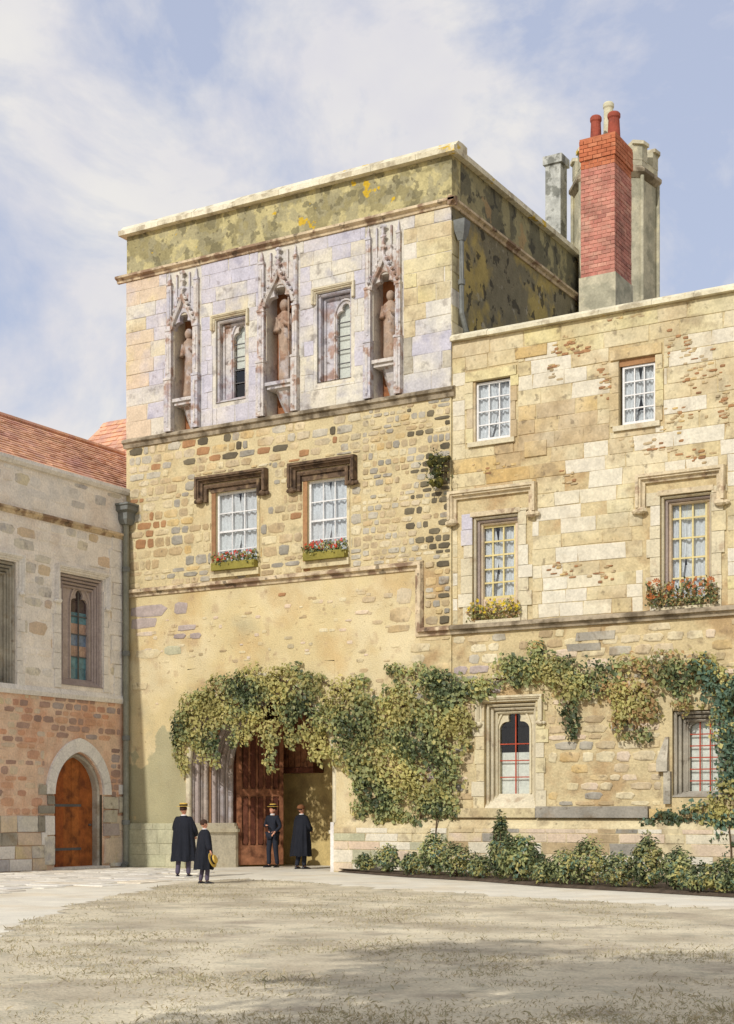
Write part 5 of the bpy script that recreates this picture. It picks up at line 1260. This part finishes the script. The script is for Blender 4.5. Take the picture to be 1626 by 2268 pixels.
# moss tuft on the corbel
mt = thing('moss_tuft', 'black-green tuft of moss and weeds on the corbel by the tower corner', 'moss', (cb[0], -.1, cb[1]))
mb = MB()
for _ in range(26): mb.ball((cb[0] + random.uniform(-.24, .24), -.12 - random.uniform(0, .24), cb[1] + .22 + random.uniform(-.06, .09)), random.uniform(.06, .12), 7, 5, (1, 1, .8), .2)
for _ in range(14): mb.ball((cb[0] + random.uniform(-.18, .1), -.2 - random.uniform(0, .1), cb[1] + random.uniform(-.45, .1)), random.uniform(.05, .1), 7, 5, (1, 1, 1.1), .2)
mb.build('cushion', 'moss', mt)
n = 260; P = np.stack([cb[0] + RNG.normal(0, .14, n), -.2 - RNG.uniform(0, .2, n), cb[1] + .2 + RNG.normal(-.1, .2, n)], 1)
o = bpy.data.objects.new('weeds', leaf_mesh('weeds', P, RNG.normal(0, .6, (n, 3)) + np.array([0, -.4, -.3]), unit(RNG.normal(0, .6, (n, 3)) + np.array([0, -1, .4])), RNG.uniform(.05, .12, n), np.full(n, .4), ['leaf_dark', 'leaf_olive'], (RNG.uniform(0, 1, n) > .75).astype(int))); link(o, mt, F0); o['kind'] = 'stuff'

# flowers on the sills
def flowers(name, label, u0, u1, z, y, h, fm, dens, box=True, leafm=('leaf_mid', 'leaf_dark', 'leaf_olive'), cat='flowers'):
    t = thing(name, label, cat, ((u0 + u1) / 2, y, z))
    if box:
        mb = MB().box(u0, u1, y - .16, y - .13, z, z + .2).box(u0, u1, y + .1, y + .13, z, z + .2).box(u0, u0 + .03, y - .13, y + .1, z, z + .2).box(u1 - .03, u1, y - .13, y + .1, z, z + .2).box(u0 + .03, u1 - .03, y - .13, y + .1, z, z + .03)
        mb.build('box', 'box_green', t); MB().box(u0 + .03, u1 - .03, y - .13, y + .1, z + .03, z + .16).build('soil', 'soil', t)
    z0 = z + (.15 if box else 0); n = int(dens * (u1 - u0)); w = (u1 - u0)
    cl = RNG.uniform(.5, 1.05, n)
    x = RNG.uniform(u0 - .04, u1 + .04, n); prof = .55 + .45 * np.abs(np.sin(x * 7 + z)) * cl
    P = np.stack([x, y - .04 + RNG.normal(0, .07, n), z0 + RNG.uniform(0, 1, n) * h * prof], 1)
    T = np.stack([RNG.normal(0, .6, n), RNG.normal(-.4, .5, n), RNG.normal(.3, .5, n)], 1)
    Nn = unit(RNG.normal(0, .5, (n, 3)) + np.array([0, -.8, .6]))
    o = bpy.data.objects.new('foliage', leaf_mesh('foliage', P, T, Nn, RNG.uniform(.06, .11, n), np.full(n, .7), list(leafm), RNG.integers(0, len(leafm), n))); link(o, t, F0)
    m = max(8, n // 14); mb = MB()
    for i in range(m):
        a = random.uniform(u0, u1); c = Vector((a, y - .1 + random.uniform(-.1, .06), z0 + h * random.uniform(.35, 1.0)))
        r = random.uniform(.022, .04)
        for k in range(5):
            an = 2 * math.pi * k / 5 + random.random()
            e = Vector((math.cos(an), -.35, math.sin(an))); s_ = Vector((-math.sin(an), 0, math.cos(an)))
            mb.add([c, c + e * r + s_ * r * .5, c + e * r * 1.4, c + e * r - s_ * r * .5], [(0, 1, 2, 3)])
    mb.build('blossom', fm, t, fix=False)
s = SW[0]; flowers('window_box', 'green window box of red flowers below the sash window by the pale corner', s[0] - .02, s[1] + .04, s[2] - .0, -.06, .32, 'flower_red', 330, cat='window box')
s = SW[1]; flowers('window_box', 'green window box of red flowers below the taller-set sash window above the gate', s[0] - .02, s[1] + .04, s[2] - .0, -.06, .34, 'flower_red', 330, cat='window box')
s = LW[0]; flowers('sill_plants', 'green and yellow plants on the sill of the cream-barred window beside the tower', s[0] - .1, s[1] + .05, s[2] + .0, .06, .5, 'flower_yellow', 420, False, ('leaf_olive', 'leaf_mid', 'leaf_rust'), 'plants')
s = LW[1]; flowers('sill_plants', 'rust-red flowers spilling over the sill of the window with a half-drawn blind', s[0] - .25, s[1] + .12, s[2] + .0, -.02, .62, 'flower_rust', 520, False, ('leaf_mid', 'leaf_rust', 'leaf_dark'), 'plants')

# ------------------------------------------------------------------ people
def skin_mesh(nodes, edges, root, sub=1):
    me = bpy.data.meshes.new('tmp'); me.from_pydata([n[0] for n in nodes], edges, []); o = bpy.data.objects.new('tmp', me); COL.objects.link(o)
    sk = o.modifiers.new('s', 'SKIN'); sk.use_smooth_shade = True
    lay_ = me.skin_vertices[0].data
    for i, n in enumerate(nodes): lay_[i].radius = (n[1], n[2] if len(n) > 2 else n[1]); lay_[i].use_root = (i == root)
    ss = o.modifiers.new('u', 'SUBSURF'); ss.levels = sub; ss.render_levels = sub
    dg = bpy.context.evaluated_depsgraph_get(); ev = o.evaluated_get(dg); m2 = bpy.data.meshes.new_from_object(ev)
    bpy.data.objects.remove(o); bpy.data.meshes.remove(me); return m2
def fuse(meshes, voxel=.011):
    bm = bmesh.new()
    for m in meshes: bm.from_mesh(m)
    me = bpy.data.meshes.new('tmp'); bm.to_mesh(me); bm.free(); o = bpy.data.objects.new('tmp', me); COL.objects.link(o)
    r = o.modifiers.new('r', 'REMESH'); r.mode = 'VOXEL'; r.voxel_size = voxel; r.use_smooth_shade = True
    sm_ = o.modifiers.new('m', 'SMOOTH'); sm_.factor = .5; sm_.iterations = 2
    dg = bpy.context.evaluated_depsgraph_get(); m2 = bpy.data.meshes.new_from_object(o.evaluated_get(dg))
    bpy.data.objects.remove(o); bpy.data.meshes.remove(me); return m2
def person(label, loc, rotz, H, arms, gown=None, hat=None, legs=(.09, .09, 0, 0), top='gown', trouser='trouser', head_turn=0., seed=0):
    s = H / 1.75; t = thing('person', label, 'person', loc); t.rotation_euler = (0, 0, rotz)
    BASE[t.name] = Matrix.Identity(4)
    rnd = random.Random(seed)
    def put(me, name, mats, sm=True):
        me.name = name
        if len(me.materials) == 0:
            for m in mats: me.materials.append(MATS[m])
        if sm: smooth(me)
        o = bpy.data.objects.new(name, me); COL.objects.link(o); o.parent = t; o.scale = (s, s, s); return o
    V = Vector
    hip = {-1: V((-.09, 0, .92)), 1: V((.09, 0, .92))}
    knee, ank, toe = {}, {}, {}
    for i, sd_ in enumerate((-1, 1)):
        st = legs[2 + i]
        knee[sd_] = V((sd_ * legs[i] * 1.0, -.03 - st * .5, .5)); ank[sd_] = V((sd_ * (legs[i] + .01), .02 - st, .09)); toe[sd_] = V((sd_ * (legs[i] + .045), -.14 - st, .035))
    sh = {-1: V((-.175, .0, 1.42)), 1: V((.175, .0, 1.42))}
    nodes = [(V((0, 0, .95)), .13, .1), (V((0, .01, 1.15)), .125, .095), (V((0, .0, 1.35)), .15, .1), (V((0, .005, 1.47)), .062, .062), (V((0, -.01, 1.56)), .055, .055)]
    edges = [(0, 1), (1, 2), (2, 3), (3, 4)]
    def chain(start, pts):
        p = start
        for q in pts: nodes.append(q); edges.append((p, len(nodes) - 1)); p = len(nodes) - 1
        return p
    for sd_ in (-1, 1):
        chain(0, [(hip[sd_], .085), (knee[sd_], .056), (ank[sd_], .034), (ank[sd_] + V((0, -.05, -.035)), .026, .022)])
    extra = []
    for sd_ in (-1, 1):
        el, wr = V(arms[sd_][0]), V(arms[sd_][1]); d = (wr - el).normalized()
        pm = wr + d * .055
        w_i = chain(2, [(sh[sd_], .058), (el, .042), (wr, .026, .022), (pm, .036, .018)])
        side = d.cross(V((0, 0, 1))); side = side.normalized() if side.length > .1 else V((1, 0, 0)); curl = d.cross(side).normalized()
        if curl.z > 0: curl = -curl
        for k, ln in enumerate((.068, .078, .074, .058)):
            b = pm + side * (k - 1.5) * .019 + d * .03
            extra.append(skin_mesh([(pm, .013), (b, .0095), (b + d * ln * .5 + curl * .012, .009), (b + d * ln * .85 + curl * .035, .0075)], [(0, 1), (1, 2), (2, 3)], 0))
        b = wr + d * .02 - side * .028
        extra.append(skin_mesh([(wr + d * .01, .014), (b + d * .02 - side * .012, .0105), (b + d * .058 - side * .022 + curl * .012, .0085)], [(0, 1), (1, 2)], 0))
    base = skin_mesh(nodes, edges, 0)
    # head: skull, jaw, nose, ears, brow fused into the body
    hm = MB(); hm.ball((0, .012, 1.665), .092, 16, 12, (.86, 1.06, 1.12)); hm.ball((0, -.028, 1.60), .062, 12, 8, (.95, .95, 1.0))
    hm.loft([[(x, y_, z) for x, y_ in ((-w, -.07), (w, -.07), (w * .5, -.07 - d), (-w * .5, -.07 - d))] for w, d, z in ((.012, .012, 1.675), (.016, .036, 1.63), (.012, .02, 1.617))])
    for sd_ in (-1, 1): hm.ball((sd_ * .082, .02, 1.645), .028, 8, 6, (.35, .7, 1.1))
    hme = hm.mesh('h', 'skin')
    hme.materials.clear()
    R = Matrix.Translation((0, 0, 1.56)) @ Matrix.Rotation(head_turn, 4, 'Z') @ Matrix.Translation((0, 0, -1.56)); hme.transform(R)
    body = fuse([base, hme] + extra)
    for m in ('skin', 'eye', 'lip'): body.materials.append(MATS[m])
    eyes = [R @ V((sd_ * .033, -.085, 1.662)) for sd_ in (-1, 1)]; brow = [R @ V((sd_ * .034, -.088, 1.688)) for sd_ in (-1, 1)]; lip = R @ V((0, -.092, 1.588))
    mi = []
    for p in body.polygons:
        c = p.center; m = 0
        if any((c - e).length < .013 for e in eyes): m = 1
        elif any(abs((R.inverted() @ c).z - 1.69) < .006 and (c - e).length < .026 for e in brow): m = 1
        elif (c - lip).length < .024 and abs((R.inverted() @ c).z - 1.588) < .007: m = 2
        mi.append(m)
    body.polygons.foreach_set('material_index', mi)
    put(body, 'body', ['skin'])
    # hair
    hb = MB(); seg = 20; rings = []
    for k in range(9):
        th = math.pi * .62 * k / 8; ring = []
        for i in range(seg):
            a = 2 * math.pi * i / seg
            front = max(0, -math.sin(a)); te = th * (1 - .38 * front ** 1.5)
            ring.append((.099 * .9 * math.sin(te) * math.cos(a) * (1 + .03 * rnd.uniform(-1, 1)), .02 + .112 * math.sin(te) * math.sin(a), 1.672 + .113 * math.cos(te)))
        rings.append(ring)
    hb.loft(rings[1:], cap=True); hme2 = hb.mesh('hair', 'hair'); hme2.transform(R); put(hme2, 'hair', ['hair'])
    # clothing
    tn = [(V((0, 0, .96)), .15, .115), (hip[-1], .1), (knee[-1], .074), (ank[-1] + V((0, 0, -.02)), .062), (hip[1], .1), (knee[1], .074), (ank[1] + V((0, 0, -.02)), .062)]
    put(skin_mesh(tn, [(0, 1), (1, 2), (2, 3), (0, 4), (4, 5), (5, 6)], 0), 'trousers', [trouser])
    for sd_ in (-1, 1):
        a, b = ank[sd_], toe[sd_]; d = (b - a); d.z = 0; d.normalize()
        sh_ = MB(); rings = []
        sdv = V((-d.y, d.x, 0))
        for k, (f, w, h) in enumerate(((-.06, .03, .06), (-.03, .042, .085), (.03, .043, .09), (.09, .047, .065), (.15, .048, .05), (.19, .036, .035), (.205, .014, .02))):
            c = V((a.x, a.y, 0)) + d * f
            rings.append([tuple(c + sdv * w * math.cos(q) + V((0, 0, .004 + h * max(0, math.sin(q))))) for q in [math.pi * i / 7 for i in range(8)]])
        sh_.loft(rings); put(sh_.mesh('shoe', 'shoe'), 'shoe', ['shoe'])
    jn = [(V((0, 0, .9)), .155, .12), (V((0, .01, 1.15)), .148, .115), (V((0, 0, 1.35)), .185, .135), (V((0, .0, 1.47)), .1, .1)]; je = [(0, 1), (1, 2), (2, 3)]
    for sd_ in (-1, 1):
        b = len(jn); el, wr = V(arms[sd_][0]), V(arms[sd_][1]); bell = gown is not None
        jn += [(sh[sd_], .08), (el, .085 if bell else .058), (wr - (wr - el).normalized() * .015, .09 if bell else .044)]; je += [(2, b), (b, b + 1), (b + 1, b + 2)]
    put(skin_mesh(jn, je, 0), 'jacket', [top])
    if gown:
        gb = MB(); seg = 48; rings = []; hem = gown
        for (z, rx, ry, am) in ((1.505, .075, .075, 0), (1.475, .13, .1, .0), (1.43, .205, .125, .01), (1.33, .245, .16, .02), (1.15, .255, .185, .03), (.95, .265, .2, .045), (.75, .285, .22, .06), (hem + .12, .30, .24, .075), (hem, .305, .245, .085)):
            ring = []
            for i in range(seg):
                a = 2 * math.pi * i / seg
                k = 1 + 1.25 * am * math.sin(9 * a + seed + .4 * math.sin(z * 5)) + am * .9 * math.sin(15 * a + seed * 2 + z * 2)
                ring.append((rx * k * math.cos(a), ry * k * math.sin(a) + .015 * (1.5 - z), z + .012 * math.sin(5 * a + seed) * (z < hem + .05)))
            rings.append(ring)
        gb.loft(rings, cap=False); put(gb.mesh('gown', 'gown'), 'gown', ['gown'])
    cl = MB().lathe(0, .0, [(.066, 1.475), (.07, 1.5), (.064, 1.53), (.058, 1.53), (.058, 1.475)], 20); put(cl.mesh('collar', 'linen'), 'collar', ['linen'])
    if hat == 'boater':
        hh = MB().lathe(0, .012, [(.165, 1.725), (.17, 1.73), (.165, 1.737), (.098, 1.74), (.096, 1.80), (.088, 1.812), (.02, 1.815)], 28).mesh('hat', 'straw'); hh.transform(R); ho = put(hh, 'hat', ['straw'], False)
        bd = MB().lathe(0, .012, [(.1, 1.738), (.1012, 1.742), (.1, 1.778), (.097, 1.78)], 28).mesh('ribbon', 'band'); bd.transform(R); b = put(bd, 'ribbon', ['band'], False); b.parent = ho; b.scale = (1, 1, 1)
    elif hat == 'cap':
        hh = MB(); hh.ball((0, .02, 1.70), .108, 18, 10, (.96, 1.08, .8)); hh.loft([[(x, -.06 - d, z) for x, d in ((-.08, 0), (-.06, .07), (0, .095), (.06, .07), (.08, 0))] for z in (1.712, 1.722)])
        me = hh.mesh('cap', 'browncloth'); me.transform(R); put(me, 'cap', ['browncloth'])
    return t
p = G(407, 1944)
person('man in long black gown and straw boater standing beside the gate pedestal', p, math.radians(195), 1.72,
       {-1: ((-.27, -.04, 1.14), (-.2, -.25, 1.02)), 1: ((.27, -.06, 1.16), (.15, -.28, 1.12))}, gown=.40, hat='boater', legs=(.10, .13, .05, -.04), head_turn=.0, seed=1)
p = G(453, 1958)
person('bareheaded boy in short black gown holding a straw hat at his side', p, math.radians(150), 1.38,
       {-1: ((-.28, .03, 1.14), (-.37, -.02, .9)), 1: ((.24, .0, 1.14), (.2, -.16, 1.0))}, gown=.40, hat=None, legs=(.09, .10, .05, -.06), seed=4)
th = Matrix.Rotation(math.radians(150), 4, 'Z') @ Vector((-.42, -.05, .72)) * (1.38 / 1.75)
sh_t = MB().lathe(0, 0, [(.165, 0), (.17, .005), (.165, .012), (.098, .014), (.096, .075), (.088, .088), (.02, .09)], 28).build('straw_hat', 'straw', None, None)
sh_t.location = (p.x + th.x, p.y + th.y, th.z - .04); sh_t.rotation_euler = (0, math.radians(72), math.radians(12))
tag(sh_t, 'straw boater with black ribbon held in the boy\'s hand', 'hat')
rb = MB().lathe(0, 0, [(.1, .014), (.1012, .018), (.1, .052), (.097, .054)], 28).build('ribbon', 'band', None, None); rb.parent = sh_t
p = Vector((Fx(604, 1.7), 1.7, 0))
person('man in dark suit and straw boater standing before the open gate leaf', p, math.radians(-8), 1.74,
       {-1: ((-.27, -.02, 1.17), (-.06, -.2, 1.2)), 1: ((.25, .06, 1.16), (.2, -.14, 1.0))}, gown=None, hat='boater', legs=(.10, .13, .05, -.03), top='suit', trouser='suit', head_turn=-.3, seed=2)
p = Vector((Fx(668, 1.1), 1.1, 0))
person('man in full black gown and brown cap in front of the yellow passage wall', p, math.radians(165), 1.74,
       {-1: ((-.26, -.05, 1.14), (-.12, -.24, 1.08)), 1: ((.26, -.05, 1.14), (.12, -.24, 1.08))}, gown=.36, hat='cap', legs=(.07, .08, .04, -.08), top='gown', trouser='suit', seed=7)

# ------------------------------------------------------------------ dry turf on the court
n = 150000
d = 9.5 + 26 * RNG.uniform(0, 1, n) ** 1.25
x_ = RNG.uniform(-.27, .27, n) * d * 1.05
P = np.stack([CAM.x + FW.x * d + RW.x * x_, CAM.y + FW.y * d + RW.y * x_, np.full(n, .008)], 1)
CPA = np.array(cp)
ins = np.zeros(n, bool); j = len(CPA) - 1
for i in range(len(CPA)):
    a, b = CPA[i], CPA[j]; c = (a[1] > P[:, 1]) != (b[1] > P[:, 1])
    with np.errstate(divide='ignore', invalid='ignore'):
        ins ^= c & (P[:, 0] < (b[0] - a[0]) * (P[:, 1] - a[1]) / (b[1] - a[1]) + a[0])
    j = i
cl = np.array([mnoise.noise(Vector((p[0] * .5, p[1] * .5, 3.3))) + .6 * mnoise.noise(Vector((p[0] * 1.7, p[1] * 1.7, 9.1))) for p in P]) + RNG.normal(0, .35, n)
P = P[ins & (cl > .34)]; n = len(P)
T = np.stack([RNG.normal(0, .7, n), RNG.normal(0, .7, n), RNG.uniform(.25, .9, n)], 1)
o = bpy.data.objects.new('grass', leaf_mesh('grass', P, T, unit(RNG.normal(0, .4, (n, 3)) + np.array([0, -.6, .8])), RNG.uniform(.018, .05, n) * np.where(RNG.uniform(0, 1, n) > .93, 1.9, 1), np.full(n, .2), ['drygrass'], np.zeros(n, int)))
COL.objects.link(o); o['kind'] = 'stuff'; o['label'] = 'short dry tufted grass on the worn court'; o['category'] = 'grass'

# ------------------------------------------------------------------ tree added out of view, to cast shade on the turf
tp = Vector((11.6, -32.4, 0)); tt = thing('added_shade_tree', 'added broad-leaved tree out of view, placed to shade the court turf', 'tree', tp)
mb = MB(); mb.tube([tp, tp + Vector((.1, .05, 3)), tp + Vector((-.05, .1, 6.2)), tp + Vector((0, 0, 9))], [.36, .27, .2, .08], 10)
tips = []
for i in range(16):
    a = i * 2.4; b0 = tp + Vector((0, .05, 5.0 + .25 * i)); e = tp + Vector((.9 + math.cos(a) * random.uniform(1.4, 3.6), math.sin(a) * random.uniform(1.4, 2.8), 7.4 + random.uniform(-.5, 3)))
    mb.tube([b0, b0.lerp(e, .5) + Vector((0, 0, .3)), e], [.12, .08, .04], 7); tips.append(e)
mb.build('trunk', 'stem', tt, F0)
PP = [np.array(e)[None] + unit(RNG.normal(0, 1, (850, 3))) * RNG.uniform(.2, 1.25, (850, 1)) * np.array([1.1, 1.0, .75]) for e in tips]
P = np.concatenate(PP); n = len(P)
o = bpy.data.objects.new('crown', leaf_mesh('crown', P, RNG.normal(0, 1, (n, 3)), unit(RNG.normal(0, .6, (n, 3)) + np.array([0, 0, 1])), RNG.uniform(.16, .3, n), np.full(n, .6), ['leaf_mid', 'leaf_dark'], RNG.integers(0, 2, n))); link(o, tt, F0)
